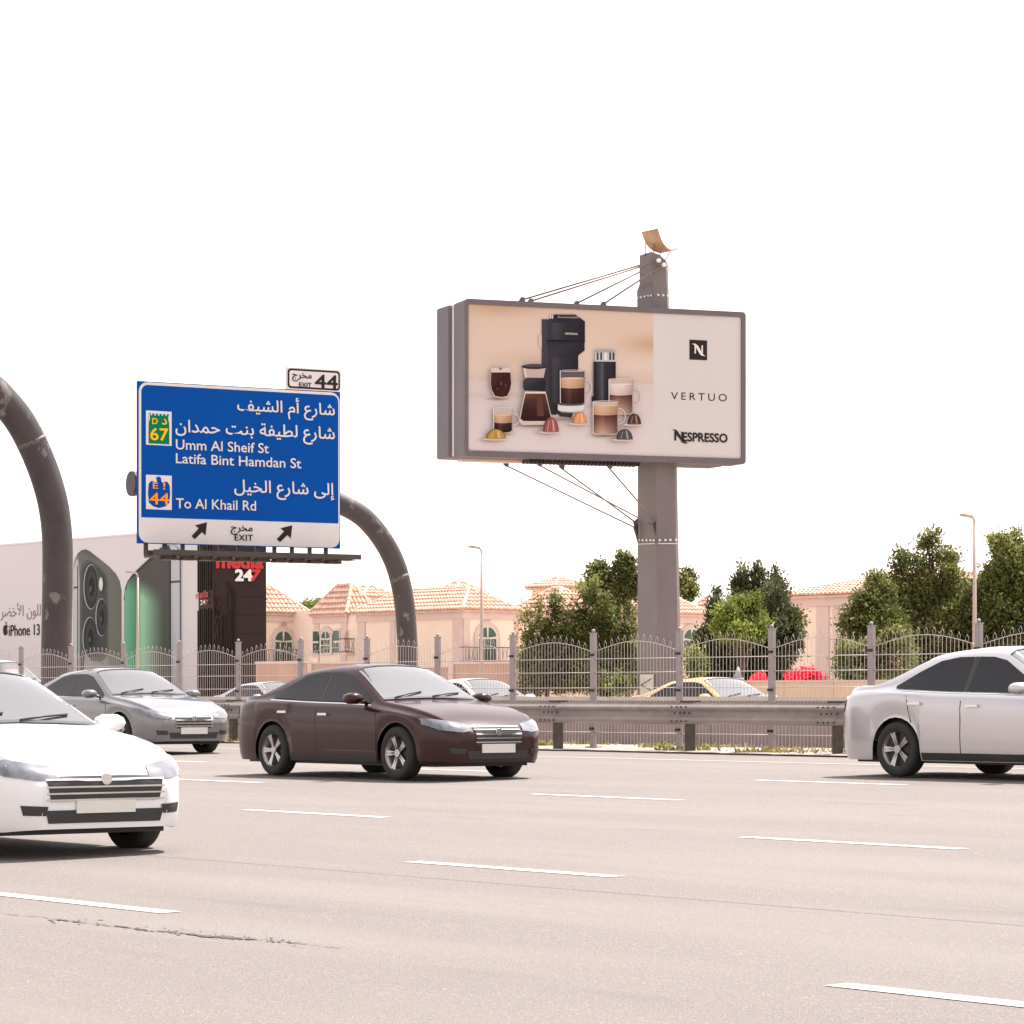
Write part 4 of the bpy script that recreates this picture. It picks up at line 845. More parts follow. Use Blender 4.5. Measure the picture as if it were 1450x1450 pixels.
# neighbour to the left: cross wing plus end wing
xa, xb_ = X(446, VY + 1), X(492, VY + 1)
v2 = villa('cream villa with arched casement window and small belvedere left of the right gantry pipe', xa, xb_, VY + 1, Yx(531, xb_), ztop(870, 470, VY + 1), 2.1, [(xa, .6), (xb_ - .7, .7)], [])
fp = Plane(Vector((0, VY + 1, 0)), Vector((1, 0, 0))); aw, bw = fp.px(463, 926)
arched_window(v2, fp, aw, bw, 1.25, fp.px(463, 893)[1] - bw)
for s_ in (-1, 1): 
    wf = MB().prism([fp.w(aw + s_ * 1.25 - .45, bw, .0), fp.w(aw + s_ * 1.25 + .45, bw, .0), fp.w(aw + s_ * 1.25 + .45, bw + 1.75, .0), fp.w(aw + s_ * 1.25 - .45, bw + 1.75, .0)], fp.n * .1).build('window', M['winframe'], v2, fix=True)
    for z in (0, .85): MB().prism([fp.w(aw + s_ * 1.25 - .36, bw + .08 + z, .1), fp.w(aw + s_ * 1.25 + .36, bw + .08 + z, .1), fp.w(aw + s_ * 1.25 + .36, bw + .78 + z, .1), fp.w(aw + s_ * 1.25 - .36, bw + .78 + z, .1)], fp.n * .012).build('pane', M['glass_green'], wf, fix=True)
sp4 = Plane(Vector((xb_, 0, 0)), Vector((0, 1, 0))); aw, bw = sp4.px(501, 924); arched_window(v2, sp4, aw, bw, 1.2, sp4.px(501, 893)[1] - bw, balcony=1.3)
small_tower(v2, 507, 830, 847, 487, 534, VY + 9, 850)
# far left villa, its end wing beside the tower
xe = X(366, VY - 2); xs0 = X(300, VY - 2)
v1 = villa('cream villa with an arched balcony door right beside the black advertising tower', xs0, xe, VY - 2, Yx(431, xe), ztop(870, 400, VY + 2), 2.1, [], [(VY - 2, .5)])
sp5 = Plane(Vector((xe, 0, 0)), Vector((0, 1, 0))); aw, bw = sp5.px(400, 939); arched_window(v1, sp5, aw, bw, 1.6, sp5.px(400, 893)[1] - bw, balcony=2.6); medallion(v1, sp5, *sp5.px(401, 884))
rb_ = at_y(432, 868, VY + 6); rq = MB().box((rb_.x - .5, rb_.y, rb_.z - 1.2), (rb_.x + .5, rb_.y + .6, rb_.z + .3)); rq.tube([(rb_.x - .8, rb_.y, rb_.z - 1), (rb_.x - .8, rb_.y, rb_.z + .8)], .03, 5); rq.build('rooftop_unit', M['white'], v1)
MB().box((xe, Yx(431, xe) - 1, .4), (xa + 6, Yx(431, xe) + 6, ztop(872, 440, VY + 9))).build('link_wing', M['wall'], v1)
# villa right of the middle lamp, mostly behind trees
YB = 132.0; ZB = ztop(866, 780, YB)
xc0, xc1 = X(728, YB), X(790, YB); 
v4 = villa('cream villa with a small pyramid roofed belvedere rising behind the bushy trees', xc0, xc1, YB, Yx(850, xc1), ZB, ztop(838, 780, YB + 5) - ZB, [(xc0, .5)], [])
rb_ = at_y(735, 858, YB + 1); rq = MB().box((rb_.x - .9, rb_.y, rb_.z - 1.2), (rb_.x + .6, rb_.y + .6, rb_.z + .1)); rq.tube([(rb_.x + .3, rb_.y, rb_.z), (rb_.x + .3, rb_.y, rb_.z + .6)], .03, 5); rq.build('rooftop_unit', M['steel_dark'], v4)
small_tower(v4, 778, 819, 833, 753, 808, YB + 4, 850)
YC = 134.0; xd0, xd1 = X(850, YC), X(925, YC)
v5 = villa('cream villa partly hidden behind the billboard column', xd0, xd1, YC, Yx(1000, xd1), ztop(868, 950, YC), ztop(841, 900, YC + 5) - ztop(868, 950, YC), [], [(YC, .5)])
sp6 = Plane(Vector((xd1, 0, 0)), Vector((0, 1, 0))); medallion(v5, sp6, *sp6.px(973, 881)); aw, bw = sp6.px(978, 930); arched_window(v5, sp6, aw, bw, 1.6, sp6.px(978, 890)[1] - bw, balcony=2)
YD = 150.0; v7 = villa('distant villa with only its roof showing right of the billboard column', X(985, YD), X(1003, YD), YD, Yx(1018, X(1003, YD)), ztop(864, 1000, YD), .9)
# right hand villa with the long blank wall
YE = 118.0; xg0, xg1 = X(1108, YE), X(1330, YE)
v6 = villa('large cream villa with a blank pilastered wall between the trees on the right', xg0, xg1, YE, YE + 11.5, ztop(843, 1160, YE), ztop(812, 1180, YE + 5.8) - ztop(843, 1160, YE), [(X(1157, YE), 1.0), (X(1180, YE), .5), (X(1112, YE), .5)], [])
# garden walls in front of the villas
GW = 101.0
gw = empty('garden_wall', (X(550, GW), GW, .4), 'pinkish orange garden wall running in front of the villas on the left', 'wall')
for k, (ua, ub, vt_) in enumerate(((362, 440, 939), (440, 520, 940), (520, 640, 946), (640, 740, 940))):
    za = ztop(vt_, (ua + ub) / 2, GW); MB().box((X(ua, GW) + .01, GW, .4), (X(ub, GW) - .01, GW + .25, za)).build('wall_panel', M['garden_wall'], gw); MB().box((X(ua, GW), GW - .06, za), (X(ub, GW) - .004, GW + .31, za + .12)).build('coping', M['pilaster'], gw)
    MB().box((X(ub, GW) - .2, GW - .10, .4), (X(ub, GW) + .2, GW + .35, za + .3)).build('pier', M['pilaster'], gw)
SW = 76.0
sw_ = empty('sand_wall', (X(1110, SW), SW, .4), 'low sand coloured wall under the pink bougainvillea', 'wall')
za = ztop(966, 1110, SW); k_ = 0
for ua, ub in ((968, 1040), (1040, 1110), (1110, 1180), (1180, 1260)):
    MB().box((X(ua, SW) + .01, SW, .4), (X(ub, SW) - .01, SW + .2, za)).build('wall_panel', M['garden_wall2'], sw_); MB().box((X(ua, SW), SW - .05, za), (X(ub, SW) - .004, SW + .25, za + .07)).build('coping', M['coping'], sw_)
cn = MB(); c0 = at_y(1045, 966, SW + .1); cn.tube([c0 + UP * .07, c0 + UP * .16], .22, 10); cn.tube([c0 + UP * .16, c0 + UP * .58], [.17, .03], 10)
o = cn.build('wall_cap', mat('cap_grey', (.30, .31, .33), .6), sw_)

# ================================================================== STREET LAMPS
def lamp(u, v, y, label):
    top = ztop(v, u, y); x = X(u, y)
    t = empty('street_lamp', (x, y, .4), label, 'street lamp', 'street lamps along the service road')
    MB().tube([(x, y, .4), (x, y, top * .5), (x, y, top - .25)], [.11, .09, .06], 10).build('pole', M['lamp'], t)
    MB().tube([(x, y, top - .27), (x, y - .03, top - .08), (x, y - .12, top), (x, y - .25, top + .02)], .05, 8).build('arm', M['lamp'], t)
    MB().prism([(x - .13, y - .2, top - .01), (x + .13, y - .2, top - .01), (x + .11, y - .85, top + .06), (x - .11, y - .85, top + .06)], Vector((0, .04, .09))).build('lamp_head', M['lamp'], t, fix=True)
    MB().box((x - .08, y - .78, top + .015), (x + .08, y - .35, top + .02)).build('lens', M['white'], t)
    MB().box((x - .15, y - .15, .4), (x + .15, y + .15, .46)).build('base_plate', M['lamp'], t)
lamp(1380, 733, 94, 'tall thin street lamp in front of the big trees on the right')
lamp(682, 777, 94, 'thin street lamp in front of the villa with the arched balcony window')
lamp(195, 812, 96, 'thin street lamp standing in front of the green phone picture')

# ================================================================== TREES
def tree(label, u, y, lobes, n, leafs, cols, group=None, ls=.14, up=.2, trunkr=.13, clump=.34, name='tree', cat='tree', z0=.4):
    """lobes: (du px, v px, ru px, rv px) ellipses in photo pixels at distance plane y"""
    x = X(u, y); sc_ = y / ray(u, 900).y                         # metres per photo pixel
    t = empty(name, (x, y, z0), label, cat, group); mb = MB(); mb.c = []
    L = []
    for uu, v, ru, rv in lobes:
        p = at_d(uu, v, F_PX * sc_) ; p = p + FW * random.uniform(-.3, .6); L.append((p, ru * sc_, rv * sc_))
        if min(ru, rv) > 11:                                    # small boughs breaking out of the lobe
            for _ in range(5):
                d = Vector((random.gauss(0, 1), random.gauss(0, .6), random.gauss(.2, .9))).normalized(); q = random.uniform(.22, .36)
                L.append((p + Vector((d.x * ru * sc_, d.y * ru * sc_, d.z * rv * sc_)) * random.uniform(.85, 1.08), ru * sc_ * q, min(ru, rv) * sc_ * q * 1.25))
    wts = [a_ * a_ * b_ for _, a_, b_ in L]; tot = sum(wts)
    for (p, ra, rb), w_ in zip(L, wts):
        tone = random.uniform(.72, 1.38); cset = random.sample(cols, min(2, len(cols)))
        nc = max(6, int(n * 1.3 * w_ / tot / 26))
        for _ in range(nc):
            d = Vector((random.gauss(0, 1), random.gauss(0, 1), random.gauss(0, 1))).normalized(); r_ = random.uniform(.45, 1.04) ** .6
            c = p + Vector((d.x * ra, d.y * ra, d.z * rb)) * r_; col = random.choice(cset); br = random.uniform(.7, 1.35) * tone; cr = clump * random.uniform(.6, 1.35)
            if c.z < z0 + .15: c.z = z0 + random.uniform(.15, .5)
            for _ in range(26):
                q = c + Vector((random.gauss(0, cr * .5), random.gauss(0, cr * .5), random.gauss(0, cr * .45)))
                dd = (d * .5 + Vector((random.gauss(0, 1), random.gauss(0, 1), random.gauss(0, 1) + up)).normalized()).normalized(); b_ = br * random.uniform(.75, 1.25)
                leafquad(mb, q, dd, ls * random.uniform(.5, 1.1), tuple(z * b_ * 1.22 for z in col), .32)
    mb.build('crown', M['leaf'], t)
    tk = MB(); base = Vector((x, y, z0)); topc = sum((p for p, _, _ in L), Vector()) / len(L)
    fork = base.lerp(topc, .45); fork.z = max(fork.z, z0 + .8)
    tk.tube([base - UP * .1, base.lerp(fork, .5) + Vector((.08, .05, 0)), fork], [trunkr * 1.3, trunkr, trunkr * .8], 8)
    for p, ra, rb in L[::2]: tk.tube([fork - UP * .1, fork.lerp(p, .5) + Vector((random.uniform(-.2, .2), random.uniform(-.2, .2), .15)), p + UP * rb * .5], [trunkr * .6, trunkr * .38, .02], 6)
    tk.build('trunk', M['bark'], t); return t
G1 = [(.130, .140, .048), (.100, .112, .036), (.180, .178, .075), (.078, .084, .032)]
G2 = [(.140, .165, .048), (.190, .205, .070), (.115, .135, .040)]
G3 = [(.060, .066, .034), (.080, .086, .042), (.048, .052, .028)]
GB = [(.125, .150, .036), (.155, .180, .048), (.10, .125, .030)]
def plumes(lst, base):                                          # pointed upright boughs: (u, v of the tip, half width)
    o = []
    for u, v, wd_ in lst:
        o += [(u, v + 7, wd_ * .38, 9), (u + random.uniform(-1, 1), v + 24, wd_ * .72, 20), (u + random.uniform(-2, 2), v + 55, wd_, 34)]
        if v + 90 < base: o.append((u + random.uniform(-2, 2), (v + 60 + base) / 2, wd_ * 1.1, (base - v - 50) / 2))
    return o
tree('bushy olive green tree left of the billboard column nearest the lamp', 770, 88, plumes([(745, 868, 9), (761, 850, 11), (788, 836, 12), (776, 880, 14), (752, 910, 14), (806, 862, 12)], 960) + [(775, 945, 34, 26), (800, 960, 34, 18)], 21000, 0, G1)
tree('rounded green tree directly left of the billboard column', 860, 90, plumes([(822, 828, 11), (842, 818, 12), (858, 842, 12), (876, 862, 12), (893, 858, 12), (832, 880, 12), (868, 900, 14)], 965) + [(860, 955, 40, 26), (825, 950, 20, 26)], 24000, 0, G1 + G2[:1])
tree('tall loose tree rising behind the rounded tree left of the column', 850, 105, [(850, 815, 13, 18), (845, 835, 16, 20), (858, 850, 14, 18), (838, 822, 6, 12)], 5200, 0, G1, ls=.2)
tree('tall loose tree whose crown meets the left edge of the column', 888, 106, [(886, 805, 12, 18), (893, 828, 14, 18), (875, 818, 8, 18), (880, 838, 18, 12)], 5000, 0, G1, ls=.2)
tree('small sparse treetop peeping out right of the billboard column', 974, 165, [(974, 820, 8, 11), (976, 838, 7, 10), (970, 830, 8, 10)], 2600, 0, G1, ls=.28, clump=.5)
for u, v, h, lab in ((1012, 838, 20, 'dark slender cypress at the left of its group'), (1050, 803, 18, 'dark slender cypress second in its group with a pointed tip'), (1072, 797, 17, 'tallest dark cypress in the middle of its group'), (1098, 808, 18, 'dark cypress at the right of its group beside the villa wall')):
    tree(lab, u, 98 + random.uniform(0, 3), [(u, v + 10, 5, 16), (u, v + 34, 11, 28), (u + 2, v + 70, 17, 40), (u, v + 110, 20, 45)], 11000, 0, G3, 'dark cypresses right of the column', ls=.17, up=1.6, clump=.25)
tree('broad dark bush spreading in front of the cypresses towards the villa wall', 1070, 93, [(1105, 900, 30, 34), (1100, 850, 20, 34), (1080, 930, 36, 45), (1040, 940, 34, 40), (1118, 880, 18, 16), (1005, 935, 28, 45), (1025, 965, 40, 20), (1090, 965, 34, 20)], 16000, 0, G3 + G1[3:], ls=.17)
tree('bright fresh green bush in front of the dark cypresses', 1048, 91, [(1028, 880, 16, 20), (1050, 870, 16, 24), (1068, 868, 12, 26), (1045, 895, 30, 14), (1030, 860, 8, 8), (1075, 890, 12, 14)], 9000, 0, GB, ls=.16, up=.8, name='bush', cat='bush')
tree('small yellowish green sapling in front of the dark bush right of the column', 985, 86, [(986, 945, 9, 18), (984, 930, 6, 12)], 1100, 0, GB[:1] + G2, name='bush', cat='bush', ls=.14, trunkr=.04)
tree('small round light green shrub low beside the column', 877, 80, [(877, 966, 9, 9)], 700, 0, GB, name='bush', cat='bush', ls=.12, trunkr=.03)
tree('large leafy tree left of the street lamp on the right', 1310, 104, [(1316, 785, 17, 26), (1322, 760, 9, 13), (1286, 806, 20, 24), (1298, 838, 24, 22), (1340, 808, 17, 26), (1330, 838, 20, 20), (1350, 860, 32, 50), (1300, 870, 42, 45), (1320, 910, 60, 50), (1345, 785, 10, 12), (1275, 800, 10, 14), (1375, 880, 30, 45), (1385, 920, 30, 40), (1266, 832, 16, 18), (1272, 862, 24, 26), (1368, 842, 16, 22)], 32000, 0, G1 + G2[:2], ls=.17, clump=.40, trunkr=.2)
tree('leafy olive green tree beside the right end of the villa wall', 1235, 100, [(1222, 858, 16, 14), (1245, 834, 19, 16), (1238, 858, 18, 12), (1204, 868, 10, 8), (1215, 900, 20, 22), (1250, 895, 36, 40), (1225, 950, 28, 30), (1260, 945, 36, 30), (1205, 880, 14, 12)], 20000, 0, G1 + G2[:1], ls=.18, clump=.38)
tree('large tree cut by the right edge of the picture', 1430, 106, [(1424, 792, 17, 22), (1446, 768, 15, 18), (1410, 815, 14, 14), (1448, 800, 16, 18), (1415, 845, 26, 26), (1450, 850, 36, 50), (1430, 900, 50, 50), (1395, 880, 24, 40), (1410, 775, 14, 12), (1388, 842, 20, 24), (1378, 868, 20, 26)], 26000, 0, G1 + G2, ls=.17, clump=.40, trunkr=.2)
tree('low brush far behind the villa roofs on the left', 450, 140, [(440, 859, 14, 5), (462, 860, 14, 5), (450, 857, 10, 5)], 1600, 0, G2, ls=.3, name='bush', cat='bush')
tree('bright pink bougainvillea spilling over the sand coloured wall', 1140, 78, [(1125, 962, 12, 8), (1145, 959, 16, 10), (1158, 963, 10, 6), (1075, 965, 14, 6)], 2600, 0, [(.55, .02, .05), (.42, .015, .05), (.60, .05, .09)], name='bougainvillea', cat='shrub', ls=.13, clump=.22, trunkr=.04)
tree('mixed flowering oleander bush right of the bougainvillea', 1225, 82, [(1205, 935, 16, 24), (1235, 940, 24, 26), (1265, 925, 26, 28), (1210, 965, 20, 14)], 6500, 0, G1 + [(.30, .20, .14)], name='bush', cat='bush', ls=.15)

# ================================================================== CARS
def interp(tb, x):
    if x <= tb[0][0]: return tb[0][1]
    for (a_, b_), (c_, d_) in zip(tb, tb[1:]):
        if x <= c_:
            t = (x - a_) / (c_ - a_); return b_ + (d_ - b_) * t
    return tb[-1][1]
def sinterp(tb, x):                                            # smooth (Catmull-Rom) interpolation
    n = len(tb)
    if x <= tb[0][0]: return tb[0][1]
    if x >= tb[-1][0]: return tb[-1][1]
    for i in range(n - 1):
        if x <= tb[i + 1][0]:
            x0, y0 = tb[i]; x1, y1 = tb[i + 1]; h = x1 - x0; t = (x - x0) / h
            m0 = (y1 - tb[i - 1][1]) / (x1 - tb[i - 1][0]) if i else (y1 - y0) / h
            m1 = (tb[i + 2][1] - y0) / (tb[i + 2][0] - x0) if i + 2 < n else (y1 - y0) / h
            return (2 * t ** 3 - 3 * t * t + 1) * y0 + (t ** 3 - 2 * t * t + t) * h * m0 + (-2 * t ** 3 + 3 * t * t) * y1 + (t ** 3 - t * t) * h * m1
SED = dict(L=4.75, W=1.84, wb=2.78, fo=.93, r=.335,
    top=[(-2.375, .80), (-2.33, .97), (-2.2, 1.045), (-1.75, 1.08), (-1.0, 1.375), (-.6, 1.435), (-.15, 1.455), (.2, 1.42), (.95, 1.01), (1.05, .985), (1.6, .91), (2.05, .80), (2.28, .68), (2.375, .58)],
    belt=[(-2.375, .80), (-2.3, .92), (-1.6, .985), (-.6, .955), (.6, .93), (1.2, .885), (1.8, .80), (2.2, .70), (2.375, .56)],
    glass=(1.0, -1.78), win=[(.80, .99), (.16, 1.315), (-.35, 1.36), (-.85, 1.315), (-1.42, 1.05)])
SUV = dict(L=4.70, W=1.87, wb=2.72, fo=.92, r=.36,
    top=[(-2.35, .95), (-2.32, 1.10), (-2.05, 1.22), (-1.6, 1.50), (-1.2, 1.60), (-.5, 1.66), (.0, 1.645), (.3, 1.60), (1.02, 1.15), (1.1, 1.125), (1.7, 1.05), (2.05, .96), (2.27, .82), (2.35, .66)],
    belt=[(-2.35, .92), (-2.25, 1.03), (-1.6, 1.09), (-.6, 1.07), (.6, 1.05), (1.2, 1.01), (1.8, .93), (2.2, .80), (2.35, .64)],
    glass=(1.06, -2.12), win=[(.86, 1.13), (.26, 1.47), (-.35, 1.525), (-1.05, 1.47), (-1.85, 1.17)])
TALL = dict(SED, L=4.9, W=1.88, wb=2.9, top=[(x * 1.03, z * (1.075 if z > 1.1 else 1.05)) for x, z in SED['top']], belt=[(x * 1.03, z * 1.05) for x, z in SED['belt']], glass=(1.03, -1.83), win=[(x * 1.03, z * (1.065 if z > 1.1 else 1.05)) for x, z in SED['win']])
def make_car(S, label, loc, paint, roofpaint=None, cat='car', detail=True, name='car', group=None, grille_w=False):
    L, W, wb = S['L'], S['W'], S['wb']; xf_ = L / 2 - S['fo']; xr_ = xf_ - wb; r = S['r']; R_ = r + .065
    root = empty(name, loc, label, cat, group)
    xs = set([-L / 2 + L * i / 46 for i in range(47)])
    for xa in (xf_, xr_):
        for i in range(13): xs.add(xa + R_ * math.cos(math.pi * i / 12))
    xs |= {L / 2 - .02, L / 2 - .06, -L / 2 + .02, -L / 2 + .06, 1.0, 1.04, S['glass'][1]}; xs = sorted(xs)
    xs = [x for i, x in enumerate(xs) if i == 0 or x - xs[i - 1] > .008]
    wt_ = [(-L / 2, W * .36), (-L / 2 + .05, W * .42), (-L / 2 + .22, W * .475), (-L / 2 + .6, W * .495), (0, W * .5), (L / 2 - .75, W * .495), (L / 2 - .35, W * .465), (L / 2 - .12, W * .40), (L / 2 - .03, W * .34), (L / 2, W * .30)]
    V = []; NP = 14
    for x in xs:
        hw = sinterp(wt_, x); zb_ = sinterp(S['belt'], x); zt_ = max(sinterp(S['top'], x), zb_ + .012)
        zl = .20
        for xa in (xf_, xr_):
            if abs(x - xa) < R_: zl = max(zl, r + math.sqrt(max(0, R_ * R_ - (x - xa) ** 2)) * .97)
        if x > L / 2 - .25: zl = .20 + (x - L / 2 + .25) * .1
        zl = min(zl, zb_ - .10); hh = zb_ - zl
        tmb = lambda z: hw * .93 - .03 - max(0, z - zb_) * .50
        wt2 = tmb(zt_); fl = 1.0
        hood = zt_ - zb_ < .2
        e = [(hw * .955 if zl < .3 else hw * .99, zl), (hw * .985, zl + hh * .12), (hw, zl + hh * .38), (hw * .995, zl + hh * .62), (hw * 1.0, zl + hh * .78), (hw * .985, zl + hh * .92), (hw * .955, zb_), (hw * .93 - .02, zb_ + .012)]
        zz = zt_ - zb_ - .012
        e += [(tmb(zb_ + .012 + zz * .5), zb_ + .012 + zz * .5), (tmb(zb_ + zz * .86), zb_ + .012 + zz * .84), (tmb(zt_) - .05, zb_ + .012 + zz * .955), (tmb(zt_) - .15, zt_ - .008 * (0 if hood else 1)), (tmb(zt_) * .45, zt_ + (.012 if hood else .010)), (0, zt_ + (.02 if hood else .016))]
        for (y, z) in e:
            xx = x
            if x > L / 2 - .6: xx = x - (.55 * max(0, z - .58) ** 2 + .35 * max(0, .42 - z) ** 2 * 2) * ((x - L / 2 + .6) / .6) ** 2 * 1.2
            if x < -L / 2 + .5: xx = x + (.5 * max(0, z - .80) ** 2 + .5 * max(0, .5 - z) ** 2) * ((-L / 2 + .5 - x) / .5) ** 2
            V.append((xx, y, z))
    n = len(xs); Fc = []
    for i in range(n - 1):
        for k in range(NP - 1): Fc.append((i * NP + k, (i + 1) * NP + k, (i + 1) * NP + k + 1, i * NP + k + 1))
    Vm = [(x, -y, z) for x, y, z in V]; off = len(V)
    Fa = [tuple(f) for f in Fc]; Fb = [tuple(off + i for i in f[::-1]) for f in Fc]
    b = MB(); b.v = V + Vm; b.f = Fa + Fb + [tuple(range((n - 1) * NP, n * NP)) + tuple(off + (n - 1) * NP + k for k in reversed(range(NP - 1))), tuple(reversed(range(NP))) + tuple(off + k for k in range(NP - 1))]
    b.sm = [True] * len(b.f)
    body = b.build('body', paint, root, local=True, fix=True)
    bmm = bmesh.new(); bmm.from_mesh(body.data); bmesh.ops.remove_doubles(bmm, verts=bmm.verts[:], dist=.0005); bmesh.ops.recalc_face_normals(bmm, faces=bmm.faces[:]); bmm.to_mesh(body.data)
    bvh = BVHTree.FromBMesh(bmm); bmm.free()
    def hit(o, d):
        h = bvh.ray_cast(Vector(o), Vector(d))
        return (h[0], h[1]) if h[0] is not None else (None, None)
    def patch(tops, bots, mode, name_, m, rows=4, eps=.006, s=1, parent=root, sub=3):
        """tops/bots: matching polylines; mode side: (x,z) seen from y; front: (y,z) from +x; rear; top: (x,y)"""
        def dens(pl_): 
            o_ = []
            for p, q in zip(pl_, pl_[1:]):
                for j in range(sub): o_.append((p[0] + (q[0] - p[0]) * j / sub, p[1] + (q[1] - p[1]) * j / sub))
            return o_ + [pl_[-1]]
        T0, B0_ = dens(tops), dens(bots); mb = MB(); ok = True
        for (p, q) in zip(T0, B0_):
            for j in range(rows + 1):
                t = j / rows; c0, c1 = p[0] + (q[0] - p[0]) * t, p[1] + (q[1] - p[1]) * t
                if mode == 'side': h, nn = hit((c0, s * 3, c1), (0, -s, 0)); fb = (c0, s * W * .45, c1)
                elif mode == 'front': h, nn = hit((4, c0, c1), (-1, 0, 0)); fb = (L / 2, c0, c1)
                elif mode == 'rear': h, nn = hit((-4, c0, c1), (1, 0, 0)); fb = (-L / 2, c0, c1)
                else: h, nn = hit((c0, c1, 4), (0, 0, -1)); fb = (c0, c1, 1)
                if h is None: h = Vector(fb); nn = Vector((0, 0, 0))
                dirv = {'side': Vector((0, s, 0)), 'front': Vector((1, 0, 0)), 'rear': Vector((-1, 0, 0)), 'top': Vector((0, 0, 1))}[mode]
                if nn.dot(dirv) < 0: nn = -nn
                mb.v.append(tuple(h + (nn * .6 + dirv * .4) * eps))
        R1 = rows + 1
        mb.f = [(i * R1 + j, (i + 1) * R1 + j, (i + 1) * R1 + j + 1, i * R1 + j + 1) for i in range(len(T0) - 1) for j in range(rows)]; mb.sm = [True] * len(mb.f)
        return mb.build(name_, m, parent, local=True)
    # glazing
    wn_ = S['win']; zbw = lambda x: sinterp(S['belt'], x) + .035
    gx0 = S['glass'][0]; gx1 = S['glass'][1]
    x1w, z1w = wn_[0]; bx = -.32
    for s in (1, -1):
        tops = [(p[0], p[1]) for p in wn_]
        def topz(x): return sinterp(sorted(wn_), x)
        fx = [x1w - .02, .55, wn_[1][0], -.05, bx + .04]; patch([(x, max(topz(x), zbw(x) + .005)) for x in fx], [(x, zbw(x)) for x in fx], 'side', 'side_window', M['glass'], s=s)
        rx = [bx - .04, -.6, wn_[3][0], (wn_[3][0] + wn_[4][0]) / 2, wn_[4][0]]; patch([(x, max(topz(x), zbw(x) + .005)) for x in rx], [(x, zbw(x)) for x in rx], 'side', 'side_window', M['glass'], s=s)
        ex = [x1w + .03, wn_[1][0], bx, wn_[3][0], wn_[4][0] - .04]
        patch([(x, zbw(x) - .012) for x in ex], [(x, zbw(x) - .028) for x in ex], 'side', 'window_trim', M['chrome'], rows=1, s=s)
        patch([(bx + .035, topz(bx)), (bx - .035, topz(bx))], [(bx + .035, zbw(bx)), (bx - .035, zbw(bx))], 'side', 'door_pillar', M['trim'], s=s)
    def strip_top(x): 
        return x
    ys = [-1, -.5, 0, .5, 1]
    def wind(xa, xb, ya, yb, nm):
        # windscreen / backlight projected from above
        patch([(xa, y * ya) for y in ys], [(xb, y * yb) for y in ys], 'top', nm, M['screen_glass'], rows=7, eps=.008)
    tx = [p for p in S['top']]
    xr0 = wn_[1][0] - .02
    wind(gx0 - .05, xr0 + .02, W * .40, W * .315, 'windscreen')
    wind(S['top'][4][0] - .10, gx1 + .12, W * .315, W * .37, 'rear_window')
    patch([(gx0 - .02, y * W * .41) for y in ys], [(gx0 - .075, y * W * .40) for y in ys], 'top', 'windscreen_border', M['trim'], rows=1, eps=.012)
    patch([(xr0 + .05, y * W * .315) for y in ys], [(xr0 + .015, y * W * .312) for y in ys], 'top', 'windscreen_border', M['trim'], rows=1, eps=.012)
    for y0_ in (-.62, -.02):
        pa_, _ = hit((gx0 - .03, y0_ + .05, 4), (0, 0, -1)); pb_, _ = hit((gx0 - .16, y0_ + .56, 4), (0, 0, -1))
        MB().tube([pa_ + Vector((0, 0, .025)), (pa_ + pb_) / 2 + Vector((0, 0, .03)), pb_ + Vector((0, 0, .02))], .010, 5).build('wiper', M['trim'], root, local=True)
    hb_, _ = hit((4, 0, .605 * (S['belt'][-2][1] / .70)), (-1, 0, 0))
    MB().tube([hb_ + Vector((-.01, 0, 0)), hb_ + Vector((.022, 0, 0))], .045, 16).build('badge', M['chrome'], root, local=True)
    # lamps, grille, bumper, plate
    sc1 = S['belt'][-2][1] / .70
    for s in (1, -1):
        patch([(s * .42, .70 * sc1), (s * .60, .73 * sc1), (s * .78, .76 * sc1), (s * .86, .775 * sc1)], [(s * .40, .61 * sc1), (s * .60, .60 * sc1), (s * .78, .63 * sc1), (s * .87, .70 * sc1)], 'front', 'headlight', M['lampglass'], rows=4, eps=.012)
        patch([(s * .50, .40 * sc1), (s * .70, .41 * sc1)], [(s * .52, .33), (s * .68, .335)], 'front', 'fog_lamp_recess', M['trim'], rows=3, eps=.008)
        patch([(s * .45, .88 * sc1), (s * .62, .89 * sc1), (s * .84, .89 * sc1)], [(s * .45, .76 * sc1), (s * .62, .74 * sc1), (s * .84, .75 * sc1)], 'rear', 'tail_light', M['tail'], rows=3, eps=.012)
    gy = [v * (1.45 if grille_w else 1) for v in (-.36, -.18, 0, .18, .36)]
    gt_ = .63 if grille_w else .66
    grl = patch([(y, gt_ * sc1) for y in gy], [(y * .92, .44 * sc1) for y in gy], 'front', 'grille', M['trim'], rows=4, eps=.008)
    for q in range(4): patch([(y, (.635 - (.03 if grille_w else 0) - .05 * q) * sc1) for y in gy], [(y, (.622 - (.03 if grille_w else 0) - .05 * q) * sc1) for y in gy], 'front', 'grille_bar', M['chrome'], rows=1, eps=.018, parent=grl)
    if not grille_w: patch([(y, .675 * sc1) for y in gy], [(y, .662 * sc1) for y in gy], 'front', 'grille_surround', M['chrome'], rows=1, eps=.016)
    patch([(y * (1.0 if grille_w else 1.35), .37 * sc1) for y in gy], [(y * (.95 if grille_w else 1.25), .27) for y in gy], 'front', 'air_intake', M['trim'], rows=3, eps=.007)
    for dr in ('front', 'rear'):
        zc = .40 * sc1 if dr == 'front' else .62
        h, _ = hit((4 if dr == 'front' else -4, .0, zc), (-1 if dr == 'front' else 1, 0, 0))
        sx = 1 if dr == 'front' else -1
        MB().box((h.x + sx * .012 - .008, -.26, zc - .055), (h.x + sx * .012 + .008, .26, zc + .055)).build('number_plate', M['plate'], root, local=True)
    # panel gaps, handles, mirrors, sill
    def zside(x): return sinterp(S['belt'], x)
